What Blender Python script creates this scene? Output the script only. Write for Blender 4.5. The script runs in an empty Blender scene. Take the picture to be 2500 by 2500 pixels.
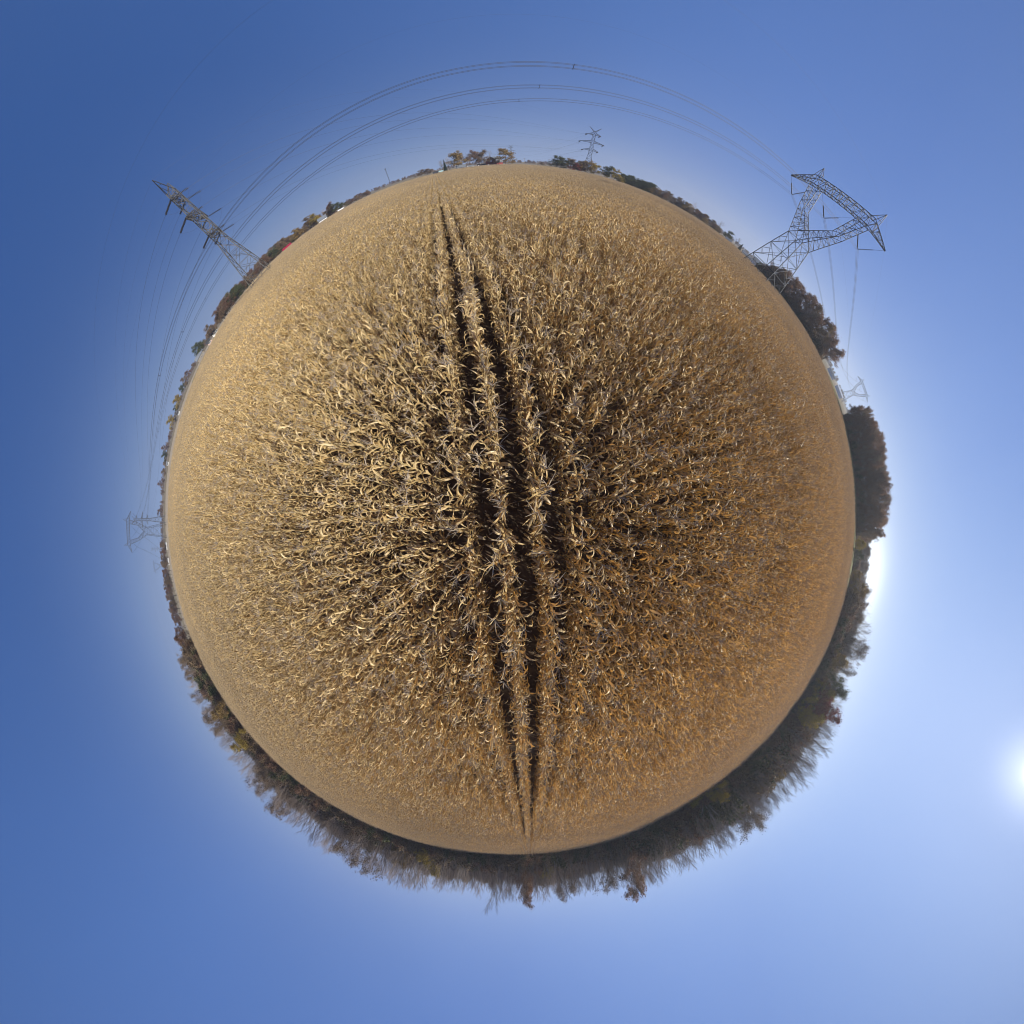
import bpy, math, random
import numpy as np
from mathutils import Vector, Matrix

random.seed(7)
rng = np.random.default_rng(7)
SC = bpy.context.scene
COL = SC.collection
R = math.radians
CAM_H = 5.0

# ------------------------------------------------------------------ camera
# a stereographic "little planet" panorama looking straight down: theta = 2 atan(r / R), fitted by the fisheye polynomial
cam = bpy.data.cameras.new('camera')
cam.type = 'PANO'
cam.panorama_type = 'FISHEYE_LENS_POLYNOMIAL'
cam.sensor_width = 36.0
cam.sensor_height = 36.0
cam.sensor_fit = 'HORIZONTAL'
cam.fisheye_fov = R(330)
cam.fisheye_polynomial_k0 = 0.0
cam.fisheye_polynomial_k1 = -1.71484351e-01
cam.fisheye_polynomial_k2 = 3.14180108e-03
cam.fisheye_polynomial_k3 = 6.29798710e-05
cam.fisheye_polynomial_k4 = -2.28389215e-06
cam.clip_start = 0.05
cam.clip_end = 8000
camo = bpy.data.objects.new('camera', cam)
COL.objects.link(camo)
camo.location = (0, 0, CAM_H)
camo.rotation_euler = (0, 0, 0)
SC.camera = camo

# ------------------------------------------------------------------ sky, sun, exposure
SUN_AZ, SUN_EL = -26.3, 28.6            # azimuth counted from +X towards +Y
w = bpy.data.worlds.new('World')
SC.world = w
w.use_nodes = True
nt = w.node_tree
nt.nodes.clear()
wo = nt.nodes.new('ShaderNodeOutputWorld')
bg = nt.nodes.new('ShaderNodeBackground')
sky = nt.nodes.new('ShaderNodeTexSky')
sky.sky_type = 'NISHITA'
sky.sun_disc = False
sky.sun_elevation = R(SUN_EL)
sky.sun_rotation = R(90.0 - SUN_AZ)
sky.altitude = 0
sky.air_density = 1.0
sky.dust_density = 0.6
sky.ozone_density = 3.0
# the clear autumn sky: deep blue away from the sun, pale towards it and towards the horizon, with the sun's own glare
def wnode(ty, **kw):
    n_ = nt.nodes.new(ty)
    for k_, v_ in kw.items(): setattr(n_, k_, v_)
    return n_


def wmath(op, a, b=None, clamp=False):
    n_ = wnode('ShaderNodeMath', operation=op, use_clamp=clamp)
    for i_, v_ in enumerate((a, b)):
        if v_ is None: continue
        if isinstance(v_, (int, float)): n_.inputs[i_].default_value = v_
        else: nt.links.new(v_, n_.inputs[i_])
    return n_.outputs[0]


def wdot(v_, d_):
    n_ = wnode('ShaderNodeVectorMath', operation='DOT_PRODUCT')
    nt.links.new(v_, n_.inputs[0]); n_.inputs[1].default_value = d_
    return n_.outputs['Value']


def wramp(fac, stops):
    n_ = wnode('ShaderNodeValToRGB'); e_ = n_.color_ramp.elements
    while len(e_) < len(stops): e_.new(.5)
    for i_, (p_, c_) in enumerate(stops): e_[i_].position = p_; e_[i_].color = (*c_, 1)
    nt.links.new(fac, n_.inputs[0]); return n_.outputs[0]


def wmix(fac, a, b, mode='MIX'):
    n_ = wnode('ShaderNodeMix', data_type='RGBA', blend_type=mode)
    n_.clamp_result = False
    for i_, v_ in ((0, fac), (6, a), (7, b)):
        if isinstance(v_, (int, float)): n_.inputs[i_].default_value = v_
        elif isinstance(v_, tuple): n_.inputs[i_].default_value = (*v_, 1)
        else: nt.links.new(v_, n_.inputs[i_])
    return n_.outputs[2]


tcw = wnode('ShaderNodeTexCoord'); dirv = tcw.outputs['Generated']
sepw = wnode('ShaderNodeSeparateXYZ'); nt.links.new(dirv, sepw.inputs[0])
SD = (math.cos(R(SUN_AZ)) * math.cos(R(SUN_EL)), math.sin(R(SUN_AZ)) * math.cos(R(SUN_EL)), math.sin(R(SUN_EL)))
sdot = wdot(dirv, SD)
half_ = wmath('ADD', wmath('MULTIPLY', sdot, .5), .5)
high = wramp(half_, [(0.0, (.016, .062, .24)), (.25, (.030, .10, .34)), (.5, (.072, .175, .50)), (.75, (.112, .23, .61)), (.92, (.17, .31, .72)), (1.0, (.25, .42, .84))])
low = wramp(half_, [(0.0, (.24, .37, .66)), (.3, (.32, .44, .70)), (.55, (.40, .49, .73)), (.8, (.46, .61, .90)), (1.0, (.7, .9, 1.1))])
hz = wmath('MAXIMUM', sepw.outputs[2], 0.0)
hf = wmath('MULTIPLY', wmath('POWER', 2.718, wmath('MULTIPLY', hz, -9.0)), .95)
dark = wmath('SUBTRACT', 1.0, wmath('MULTIPLY', wmath('POWER', hz, 2.0), .62))
high = wmix(1.0, high, wmix(1.0, (1.0, 1.0, 1.0), dark, 'MULTIPLY'), 'MULTIPLY')
skyc = wmix(hf, high, low)
sp = wmath('MAXIMUM', sdot, 0.0)
glow = wmath('ADD', wmath('MULTIPLY', wmath('POWER', sp, 9000.0), 9.0), wmath('ADD', wmath('MULTIPLY', wmath('POWER', sp, 700.0), .6), wmath('MULTIPLY', wmath('POWER', sp, 22.0), .11)))
gl = wmix(1.0, (1.0, .98, .92), glow, 'MULTIPLY')
skyc = wmix(1.0, skyc, gl, 'ADD')
# bright white haze low over the horizon on the sun's side
wd = wmath('POWER', wmath('MAXIMUM', wdot(dirv, (math.cos(R(-10)), math.sin(R(-10)), 0)), 0.0), 130.0)
wh = wmath('MULTIPLY', wd, wmath('POWER', 2.718, wmath('MULTIPLY', wmath('POWER', wmath('MULTIPLY', hz, 14.5), 3.0), -1.0)))
skyc = wmix(1.0, skyc, wmix(1.0, (1.0, 1.0, .95), wmath('MULTIPLY', wh, 1.2), 'MULTIPLY'), 'ADD')
nzw = wnode('ShaderNodeTexNoise'); nzw.inputs['Scale'].default_value = 2.2; nzw.inputs['Detail'].default_value = 4
nt.links.new(dirv, nzw.inputs['Vector'])
vr = wmath('ADD', wmath('MULTIPLY', nzw.outputs[0], .10), .95)
skyc = wmix(1.0, skyc, wmix(1.0, (1.0, 1.0, 1.0), vr, 'MULTIPLY'), 'MULTIPLY')
nis = wmix(1.0, sky.outputs[0], (.1, .1, .1), 'MULTIPLY')
skyc = wmix(.06, skyc, nis)
nt.links.new(skyc, bg.inputs[0])
bg.inputs[1].default_value = 0.77
nt.links.new(bg.outputs[0], wo.inputs[0])

sl = bpy.data.lights.new('sun', 'SUN')
sl.energy = 5.0
sl.angle = R(0.6)
sl.color = (1.0, 0.93, 0.82)
so = bpy.data.objects.new('sun', sl)
COL.objects.link(so)
sd = Vector((math.cos(R(SUN_AZ)) * math.cos(R(SUN_EL)), math.sin(R(SUN_AZ)) * math.cos(R(SUN_EL)), math.sin(R(SUN_EL))))
so.rotation_euler = sd.to_track_quat('Z', 'Y').to_euler()
so.location = sd * 60
SC.view_settings.view_transform = 'Standard'
SC.view_settings.look = 'None'
SC.view_settings.exposure = 0.42
SC.view_settings.gamma = 1.0
SC.view_settings.use_curve_mapping = False
SC.cycles.filter_width = 1.0
SC.cycles.max_bounces = 6
SC.cycles.transparent_max_bounces = 8
SC.cycles.diffuse_bounces = 3
SC.cycles.caustics_reflective = False
SC.cycles.caustics_refractive = False


# ------------------------------------------------------------------ helpers
def P(az, d, z=0.0):
    return Vector((math.cos(R(az)) * d, math.sin(R(az)) * d, z))


def tag(o, label=None, cat=None, group=None, kind=None):
    if label: o['label'] = label
    if cat: o['category'] = cat
    if group: o['group'] = group
    if kind: o['kind'] = kind
    return o


def empty(name, loc, rz=0.0, label=None, cat=None, group=None):
    o = bpy.data.objects.new(name, None)
    o.empty_display_size = 0.2
    o.location = loc
    o.rotation_euler = (0, 0, rz)
    COL.objects.link(o)
    return tag(o, label, cat, group)


class MB:
    """collects vertices and faces (with a material slot per face)"""
    def __init__(self):
        self.v = []; self.f = []; self.m = []

    def add(self, vs, fs, mi=0):
        b = len(self.v)
        self.v.extend(vs)
        self.f.extend([tuple(b + i for i in f) for f in fs])
        self.m.extend([mi] * len(fs))

    def box(self, lo, hi, mi=0):
        x0, y0, z0 = lo; x1, y1, z1 = hi
        self.add([(x0, y0, z0), (x1, y0, z0), (x1, y1, z0), (x0, y1, z0), (x0, y0, z1), (x1, y0, z1), (x1, y1, z1), (x0, y1, z1)],
                 [(0, 3, 2, 1), (4, 5, 6, 7), (0, 1, 5, 4), (1, 2, 6, 5), (2, 3, 7, 6), (3, 0, 4, 7)], mi)

    def beam(self, p, q, t, n=4, t2=None, mi=0, cap=False):
        p = Vector(p); q = Vector(q); d = q - p
        if d.length < 1e-6: return
        d.normalize()
        a = d.orthogonal().normalized(); b = d.cross(a)
        t2 = t if t2 is None else t2
        vs = []
        for c, rr in ((p, t / 2), (q, t2 / 2)):
            for k in range(n):
                an = 2 * math.pi * k / n
                vs.append(tuple(c + a * (math.cos(an) * rr) + b * (math.sin(an) * rr)))
        fs = [(k, (k + 1) % n, n + (k + 1) % n, n + k) for k in range(n)]
        if cap: fs += [tuple(range(n - 1, -1, -1)), tuple(range(n, 2 * n))]
        self.add(vs, fs, mi)

    def mesh(self, name, mats, smooth=False):
        me = bpy.data.meshes.new(name)
        me.from_pydata(self.v, [], self.f)
        for m in mats: me.materials.append(m)
        if len(mats) > 1: me.polygons.foreach_set('material_index', self.m)
        if smooth: me.polygons.foreach_set('use_smooth', [True] * len(me.polygons))
        me.update()
        return me

    def build(self, name, mats, parent=None, smooth=False, loc=None):
        if not isinstance(mats, (list, tuple)): mats = [mats]
        return link(name, self.mesh(name, mats, smooth), parent, loc)


def link(name, me, parent=None, loc=None, rot=None, scale=None):
    o = bpy.data.objects.new(name, me)
    COL.objects.link(o)
    if parent: o.parent = parent
    if loc is not None: o.location = loc
    if rot is not None: o.rotation_euler = rot
    if scale is not None: o.scale = scale
    return o


# ------------------------------------------------------------------ materials
def mat(name, base, rough=0.8, base2=None, noise=0.0, leaf=0.0, leafcol=None, island=False, spec=0.3, metal=0.0, bump=0.0, ramp=None, coords='Object', patches=0.0):
    m = bpy.data.materials.new(name)
    m.use_nodes = True
    t = m.node_tree; N = t.nodes; L = t.links
    bs = N['Principled BSDF']; out = N['Material Output']
    bs.inputs['Roughness'].default_value = rough
    bs.inputs['Specular IOR Level'].default_value = spec
    bs.inputs['Metallic'].default_value = metal
    col = None
    if ramp:
        cr = N.new('ShaderNodeValToRGB')
        e = cr.color_ramp.elements
        while len(e) < len(ramp): e.new(0.5)
        for k, (p, c) in enumerate(ramp):
            e[k].position = p; e[k].color = (*c, 1)
        geo = N.new('ShaderNodeNewGeometry'); oi = N.new('ShaderNodeObjectInfo')
        ad = N.new('ShaderNodeMath'); ad.operation = 'ADD'
        fr = N.new('ShaderNodeMath'); fr.operation = 'FRACT'
        L.new(geo.outputs['Random Per Island'], ad.inputs[0]); L.new(oi.outputs['Random'], ad.inputs[1])
        L.new(ad.outputs[0], fr.inputs[0]); L.new(fr.outputs[0], cr.inputs[0])
        col = cr.outputs[0]
        if patches:         # the crop ripened unevenly across the field
            nz = N.new('ShaderNodeTexNoise'); nz.inputs['Scale'].default_value = patches; nz.inputs['Detail'].default_value = 5
            L.new(geo.outputs['Position'], nz.inputs['Vector'])
            c2 = N.new('ShaderNodeValToRGB'); c2.color_ramp.elements[0].position = .36; c2.color_ramp.elements[1].position = .64
            c2.color_ramp.elements[0].color = (.78, .76, .74, 1); c2.color_ramp.elements[1].color = (1.08, 1.06, 1.0, 1)
            mx = N.new('ShaderNodeMix'); mx.data_type = 'RGBA'; mx.blend_type = 'MULTIPLY'; mx.inputs[0].default_value = 1.0
            L.new(nz.outputs[0], c2.inputs[0]); L.new(col, mx.inputs[6]); L.new(c2.outputs[0], mx.inputs[7]); col = mx.outputs[2]
    elif base2 is not None:
        tc = N.new('ShaderNodeTexCoord'); nz = N.new('ShaderNodeTexNoise')
        nz.inputs['Scale'].default_value = noise or 1.0
        nz.inputs['Detail'].default_value = 8; nz.inputs['Roughness'].default_value = 0.65
        L.new(tc.outputs[coords], nz.inputs['Vector'])
        cr = N.new('ShaderNodeValToRGB')
        cr.color_ramp.elements[0].position = 0.35; cr.color_ramp.elements[1].position = 0.65
        cr.color_ramp.elements[0].color = (*base, 1); cr.color_ramp.elements[1].color = (*base2, 1)
        L.new(nz.outputs[0], cr.inputs[0])
        col = cr.outputs[0]
        if bump:
            bp = N.new('ShaderNodeBump'); bp.inputs['Strength'].default_value = bump
            L.new(nz.outputs[0], bp.inputs['Height']); L.new(bp.outputs[0], bs.inputs['Normal'])
    if col is not None: L.new(col, bs.inputs['Base Color'])
    else: bs.inputs['Base Color'].default_value = (*base, 1)
    if leaf > 0:
        tr = N.new('ShaderNodeBsdfTranslucent')
        if leafcol and col is not None:
            mx = N.new('ShaderNodeMix'); mx.data_type = 'RGBA'; mx.blend_type = 'MULTIPLY'
            mx.inputs[0].default_value = 1.0
            L.new(col, mx.inputs[6]); mx.inputs[7].default_value = (*leafcol, 1)
            L.new(mx.outputs[2], tr.inputs[0])
        elif col is not None: L.new(col, tr.inputs[0])
        else: tr.inputs[0].default_value = (*(leafcol or base), 1)
        ms = N.new('ShaderNodeMixShader'); ms.inputs[0].default_value = leaf
        L.new(bs.outputs[0], ms.inputs[1]); L.new(tr.outputs[0], ms.inputs[2]); L.new(ms.outputs[0], out.inputs[0])
    return m


M_leaf = mat('dry_corn_leaf', (0.5, 0.36, 0.19), rough=0.42, spec=0.5, leaf=0.30, leafcol=(1.0, 0.67, 0.32),
             ramp=[(0.0, (0.34, 0.235, 0.10)), (0.25, (0.55, 0.405, 0.18)), (0.55, (0.70, 0.54, 0.265)), (0.8, (0.82, 0.67, 0.385)), (1.0, (0.48, 0.32, 0.13))], patches=0.035)
M_stalk = mat('corn_stalk', (0.42, 0.33, 0.17), rough=0.55, ramp=[(0, (0.32, 0.23, 0.11)), (0.5, (0.46, 0.36, 0.19)), (1, (0.38, 0.31, 0.16))])
M_tassel = mat('corn_tassel', (0.30, 0.25, 0.20), rough=0.8, ramp=[(0, (0.24, 0.19, 0.15)), (0.5, (0.36, 0.30, 0.24)), (1, (0.42, 0.33, 0.2))])
M_husk = mat('corn_husk', (0.60, 0.48, 0.29), rough=0.55, leaf=0.15, ramp=[(0, (0.52, 0.40, 0.22)), (0.5, (0.62, 0.5, 0.31)), (1, (0.55, 0.42, 0.24))])
M_litter = mat('corn_litter', (0.3, 0.26, 0.18), rough=0.9, ramp=[(0, (0.18, 0.14, 0.09)), (0.5, (0.36, 0.30, 0.20)), (1, (0.55, 0.48, 0.34))])
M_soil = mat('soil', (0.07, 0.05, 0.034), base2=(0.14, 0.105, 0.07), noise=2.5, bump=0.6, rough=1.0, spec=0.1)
M_land = mat('land', (0.17, 0.14, 0.075), base2=(0.28, 0.22, 0.13), noise=0.012, rough=1.0, spec=0.1)
M_stubble = mat('stubble', (0.36, 0.29, 0.19), base2=(0.46, 0.38, 0.26), noise=0.06, rough=1.0, spec=0.1)
M_stand = mat('ripe_stubble', (0.46, 0.34, 0.16), base2=(0.56, 0.43, 0.22), noise=0.3, rough=1.0, spec=0.1)
M_verge = mat('verge_grass', (0.12, 0.13, 0.035), base2=(0.22, 0.21, 0.07), noise=0.4, rough=1.0, spec=0.1)
M_bark = mat('bark', (0.11, 0.09, 0.075), base2=(0.22, 0.19, 0.165), noise=1.5, rough=0.95, spec=0.1)
M_palebark = mat('pale_bark', (0.22, 0.20, 0.18), base2=(0.38, 0.35, 0.32), noise=1.0, rough=0.9, spec=0.1)
M_twig = mat('twig', (0.12, 0.095, 0.08), rough=0.95, spec=0.1, ramp=[(0, (0.21, 0.165, 0.135)), (0.5, (0.32, 0.26, 0.215)), (1, (0.40, 0.33, 0.275))])
LEAFM = {
    'russet': mat('russet_leaf', (0.2, 0.08, 0.04), rough=0.7, leaf=0.45, ramp=[(0, (0.13, 0.07, 0.048)), (0.5, (0.21, 0.115, 0.07)), (1, (0.28, 0.175, 0.09))]),
    'yellow': mat('yellow_leaf', (0.4, 0.3, 0.05), rough=0.7, leaf=0.35, ramp=[(0, (0.22, 0.17, 0.035)), (0.5, (0.42, 0.31, 0.05)), (1, (0.30, 0.22, 0.04))]),
    'orange': mat('orange_leaf', (0.3, 0.14, 0.04), rough=0.7, leaf=0.35, ramp=[(0, (0.20, 0.13, 0.045)), (0.5, (0.32, 0.205, 0.06)), (1, (0.27, 0.21, 0.075))]),
    'green': mat('green_leaf', (0.06, 0.08, 0.03), rough=0.7, leaf=0.25, ramp=[(0, (0.035, 0.05, 0.02)), (0.5, (0.07, 0.085, 0.03)), (1, (0.13, 0.13, 0.04))]),
    'dark': mat('conifer_leaf', (0.03, 0.05, 0.025), rough=0.7, leaf=0.1, ramp=[(0, (0.018, 0.032, 0.018)), (0.5, (0.035, 0.055, 0.028)), (1, (0.05, 0.07, 0.035))]),
    'red': mat('red_leaf', (0.2, 0.03, 0.03), rough=0.7, leaf=0.3, ramp=[(0, (0.12, 0.025, 0.025)), (0.5, (0.22, 0.05, 0.04)), (1, (0.26, 0.09, 0.05))]),
    'brown': mat('brown_leaf', (0.2, 0.13, 0.07), rough=0.7, leaf=0.25, ramp=[(0, (0.12, 0.08, 0.05)), (0.5, (0.2, 0.14, 0.08)), (1, (0.27, 0.19, 0.09))]),
}
M_steel = mat('galvanised_steel', (0.05, 0.054, 0.06), base2=(0.10, 0.105, 0.11), noise=0.8, rough=0.55, spec=0.4, metal=0.3)
M_warmsteel = mat('weathered_steel', (0.055, 0.054, 0.05), base2=(0.12, 0.115, 0.105), noise=0.6, rough=0.6, spec=0.4, metal=0.2)
M_insul = mat('insulator', (0.03, 0.03, 0.035), rough=0.3, spec=0.5)
M_wire = mat('aluminium_wire', (0.06, 0.062, 0.068), rough=0.6, metal=0.3)
M_white = mat('white_paint', (0.75, 0.76, 0.76), rough=0.6)
M_palewall = mat('pale_wall', (0.42, 0.43, 0.43), rough=0.8)
M_grey_roof = mat('grey_roof', (0.13, 0.145, 0.165), base2=(0.18, 0.195, 0.215), noise=1.5, rough=0.8)
M_darkroof = mat('dark_roof', (0.04, 0.04, 0.045), rough=0.85)
M_barnred = mat('barn_red', (0.16, 0.03, 0.028), base2=(0.24, 0.05, 0.04), noise=1.0, rough=0.85)
M_pinkred = mat('crimson_roof', (0.26, 0.004, 0.034), rough=0.45)
M_teal = mat('pale_teal', (0.32, 0.47, 0.46), rough=0.6)
M_glass = mat('window_glass', (0.03, 0.04, 0.05), rough=0.1, spec=0.8)
M_brick = mat('pink_brick', (0.42, 0.26, 0.20), base2=(0.5, 0.33, 0.26), noise=3.0, rough=0.9)
M_tyre = mat('tyre', (0.02, 0.02, 0.02), rough=0.9)
M_wood = mat('post_wood', (0.2, 0.17, 0.14), rough=0.9)

# ------------------------------------------------------------------ the field outline
FIELD = [(-180, 140), (-160, 145), (-145, 132), (-130, 128), (-112, 125), (-98, 115), (-88, 105), (-73, 122), (-65, 100), (-55, 85),
         (-43, 100), (-34, 118), (-25, 128), (-12, 120), (0, 120), (12, 122), (22, 140), (30, 168), (46, 185), (50, 255), (60, 265),
         (75, 270), (85, 300), (92, 330), (100, 300), (103, 250), (108, 270), (118, 265), (128, 255), (136, 230), (142, 200), (150, 170), (162, 150), (180, 140)]
_fa = np.array([a for a, _ in FIELD], float); _fd = np.array([d for _, d in FIELD], float)


def fdist(az):
    return float(np.interp(az, _fa, _fd))


def ring_sheet(name, m, inner, outer, z, a0=-180, a1=180, step=3):
    mb = MB(); n = int((a1 - a0) / step)
    for i in range(n + 1):
        a = a0 + (a1 - a0) * i / n
        for d in (inner(a), outer(a)):
            p = P(a, d, z); mb.v.append(tuple(p))
    for i in range(n):
        mb.f.append((2 * i, 2 * i + 1, 2 * i + 3, 2 * i + 2)); mb.m.append(0)
    return tag(mb.build(name, m), kind='structure')


g = MB(); n = 96
g.v.append((0, 0, 0))
for k in range(n): g.v.append(tuple(P(360 * k / n, 6000)))
g.f = [(0, 1 + k, 1 + (k + 1) % n) for k in range(n)]; g.m = [0] * n
tag(g.build('ground', M_land), kind='structure')
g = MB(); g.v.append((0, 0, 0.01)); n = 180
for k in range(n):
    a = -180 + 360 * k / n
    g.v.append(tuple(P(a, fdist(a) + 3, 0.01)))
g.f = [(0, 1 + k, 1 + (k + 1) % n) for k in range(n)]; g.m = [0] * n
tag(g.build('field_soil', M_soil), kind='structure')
wl = lambda a: a if a <= 180 else a - 360
ring_sheet('harvested_field', M_stubble, lambda a: fdist(wl(a)) + 2, lambda a: 470 if 140 < a < 192 else 380, 0.03, 130, 200)
ring_sheet('ripe_strip', M_stand, lambda a: fdist(wl(a)) + 1, lambda a: fdist(wl(a)) + 30, 0.06, 152, 192)
vb = MB(); nseg = 30
for i in range(nseg + 1):
    a = -19 + 46 * i / nseg; f_ = min(1, (i + .01) / 3, (nseg - i + .01) / 3)
    for d_, z_ in ((fdist(a) + 2, .03), (fdist(a) + 22, 1.1 * f_ + .03), (fdist(a) + 42, 2.2 * f_ + .04), (fdist(a) + 62, .04)): vb.v.append(tuple(P(a, d_, z_)))
for i in range(nseg):
    for k in range(3): vb.f.append((4 * i + k, 4 * i + k + 1, 4 * i + k + 5, 4 * i + k + 4)); vb.m.append(0)
tag(vb.build('grass_verge', M_verge), kind='structure')
ring_sheet('grass_verge', M_verge, lambda a: 270, lambda a: 330, 0.05, 140, 158)

# ------------------------------------------------------------------ corn
def make_leaf(L, wd, up, curl, twist, side, seg=8, crimp=0.0, seed=0):
    """a dried blade leaving the stalk at the origin towards +X: returns vertices, quads"""
    r = np.random.default_rng(seed)
    pos = np.zeros(3); th = up; yaw = 0.0; tw = r.uniform(-0.3, 0.3)
    vs = []; fs = []
    dl = L / seg
    for i in range(seg + 1):
        u = i / seg
        prof = min(1.0, 0.45 + 2.6 * u) * (1.0 - u ** 2.2) + 0.02
        hw = wd * 0.5 * prof
        t = np.array([math.cos(th) * math.cos(yaw), math.cos(th) * math.sin(yaw), math.sin(th)])
        s = np.array([-math.sin(yaw), math.cos(yaw), 0.0])
        nn = np.cross(t, s)
        s2 = s * math.cos(tw) + nn * math.sin(tw); n2 = np.cross(t, s2)
        fold = hw * (0.45 + 0.5 * r.random())
        vs += [tuple(pos - s2 * hw - n2 * fold), tuple(pos), tuple(pos + s2 * hw - n2 * fold * r.uniform(0.2, 1.1))]
        pos = pos + t * dl
        th -= curl[0] * dl / 0.1 * (0.5 + 1.0 * u) + r.uniform(-1, 1) * crimp
        th = max(th, -1.75 if r.random() < 0.8 else -2.6)
        yaw += side * dl / 0.1 * 0.1 + r.uniform(-1, 1) * crimp * 0.8
        tw += twist * dl / 0.1 + r.uniform(-0.35, 0.35)
    for i in range(seg):
        a = 3 * i
        fs += [(a, a + 1, a + 4, a + 3), (a + 1, a + 2, a + 5, a + 4)]
    return vs, fs


LEAVES = []
for i in range(44):
    LEAVES.append(make_leaf(random.uniform(0.32, 0.68), random.uniform(0.04, 0.078), random.uniform(1.1, 1.5),
                            (random.choice((random.uniform(0.25, .7), random.uniform(.7, 1.6))),), random.uniform(-0.6, 0.6), random.uniform(-1.4, 1.4), seg=8,
                            crimp=random.uniform(0.08, 0.4), seed=100 + i))


def stalk_geo(h, lean, seed):
    r = random.Random(seed); mb = MB(); n = 6
    p = Vector((0, 0, 0)); pts = [p.copy()]
    for i in range(n):
        p = p + Vector((lean[0] * (i + 1) / n + r.uniform(-.012, .012), lean[1] * (i + 1) / n + r.uniform(-.012, .012), h / n)); pts.append(p.copy())
    for i in range(n):
        mb.beam(pts[i], pts[i + 1], 0.03 * (1 - .6 * i / n), 5, 0.03 * (1 - .6 * (i + 1) / n))
    return mb, pts


def tassel_geo(seed):
    r = random.Random(seed); mb = MB()
    for k in range(r.randint(4, 8)):
        a = r.uniform(0, 6.28); el = r.uniform(0.25, 1.2) if k else 1.45
        l = r.uniform(.12, .26); p = Vector((0, 0, r.uniform(0, .08)))
        d = Vector((math.cos(a) * math.cos(el), math.sin(a) * math.cos(el), math.sin(el)))
        q = p + d * l * .5; e = q + (d + Vector((0, 0, -r.uniform(0, .8)))).normalized() * l * .5
        mb.beam(p, q, .012, 3, .010); mb.beam(q, e, .010, 3, .004)
    return mb


def ear_geo(seed):
    r = random.Random(seed); mb = MB(); n = 7
    prof = [(0, .012), (.04, .024), (.10, .032), (.18, .028), (.24, .012), (.27, .003)]
    ang = r.uniform(-1.3, 0.9)
    d = Vector((math.cos(ang), 0, math.sin(ang))); a = Vector((0, 1, 0)); b = d.cross(a)
    vs = []
    for s, rr in prof:
        for k in range(n):
            t = 2 * math.pi * k / n
            q = d * (s + .03) + (a * math.cos(t) + b * math.sin(t)) * rr * (1 + .25 * r.random()); vs.append(tuple(q))
    fs = [(i * n + k, i * n + (k + 1) % n, (i + 1) * n + (k + 1) % n, (i + 1) * n + k) for i in range(len(prof) - 1) for k in range(n)]
    mb.add(vs, fs)
    for k in range(3):      # loose husk flaps
        lv, lf = make_leaf(r.uniform(.16, .26), .05, ang + r.uniform(-.3, .5), (.3,), r.uniform(-.3, .3), r.uniform(-3, 3), seg=4, crimp=.2, seed=seed * 7 + k)
        mb.add(lv, lf)
    return mb


class Plant:
    """a recipe: stalk, leaves [(pool index, matrix)], ears, tassel"""
    def __init__(self, seed):
        r = random.Random(seed)
        self.h = r.uniform(1.9, 2.5)
        self.st, self.pts = stalk_geo(self.h, (r.uniform(-.07, .07), r.uniform(-.07, .07)), seed)
        self.leaves = []
        ph = r.uniform(-.5, .5)
        nl = r.randint(15, 18); z = .3
        for i in range(nl):
            u = (z + (self.h - z - .02) * i / (nl - 1)) / self.h
            f = u * 6; k = min(5, int(f)); p = self.pts[k].lerp(self.pts[k + 1], f - k)
            az = ph + (math.pi if i % 2 else 0) + r.uniform(-.75, .75)
            sc = (1.0 - .35 * max(0, u - .75) / .25) * r.uniform(.8, 1.12)
            tilt = r.uniform(-.25, .35)
            mt = Matrix.Translation(p) @ Matrix.Rotation(az, 4, 'Z') @ Matrix.Rotation(-tilt, 4, 'Y') @ Matrix.Scale(sc, 4)
            self.leaves.append((r.randrange(len(LEAVES)), mt))
        self.ears = []
        for k in range(r.choice((1, 1, 2))):
            p = self.pts[3].lerp(self.pts[2], .3 * k + r.random() * .5)
            self.ears.append((r.randrange(4), Matrix.Translation(p) @ Matrix.Rotation(r.uniform(0, 6.28), 4, 'Z')))
        self.tas = (r.randrange(6), Matrix.Translation(self.pts[-1]) @ Matrix.Rotation(r.uniform(0, 6.28), 4, 'Z'))


TAS = [tassel_geo(300 + i) for i in range(6)]
EARS = [ear_geo(400 + i) for i in range(4)]
PLANTS = [Plant(500 + i) for i in range(14)]


def npgeo(vs, fs):
    return np.array(vs, float), np.array(fs, int)


LN = [npgeo(*l) for l in LEAVES]


def plant_arrays(pl):
    V = []; F = []; Mi = []; b = 0
    def put(vs, fs, mt, mi):
        nonlocal b
        vs = np.asarray(vs, float); m = np.array(mt)
        V.append(vs @ m[:3, :3].T + m[:3, 3]); F.append(np.asarray(fs, int) + b); Mi.append(np.full(len(fs), mi)); b += len(vs)
    put(pl.st.v, pl.st.f, Matrix.Identity(4), 1)
    for i, mt in pl.leaves: put(LN[i][0], LN[i][1], mt, 0)
    for i, mt in pl.ears: put(EARS[i].v, EARS[i].f, mt, 3)
    put(TAS[pl.tas[0]].v, TAS[pl.tas[0]].f, pl.tas[1], 2)
    return np.vstack(V), np.vstack(F), np.concatenate(Mi)


PA = [plant_arrays(p) for p in PLANTS]


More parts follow.
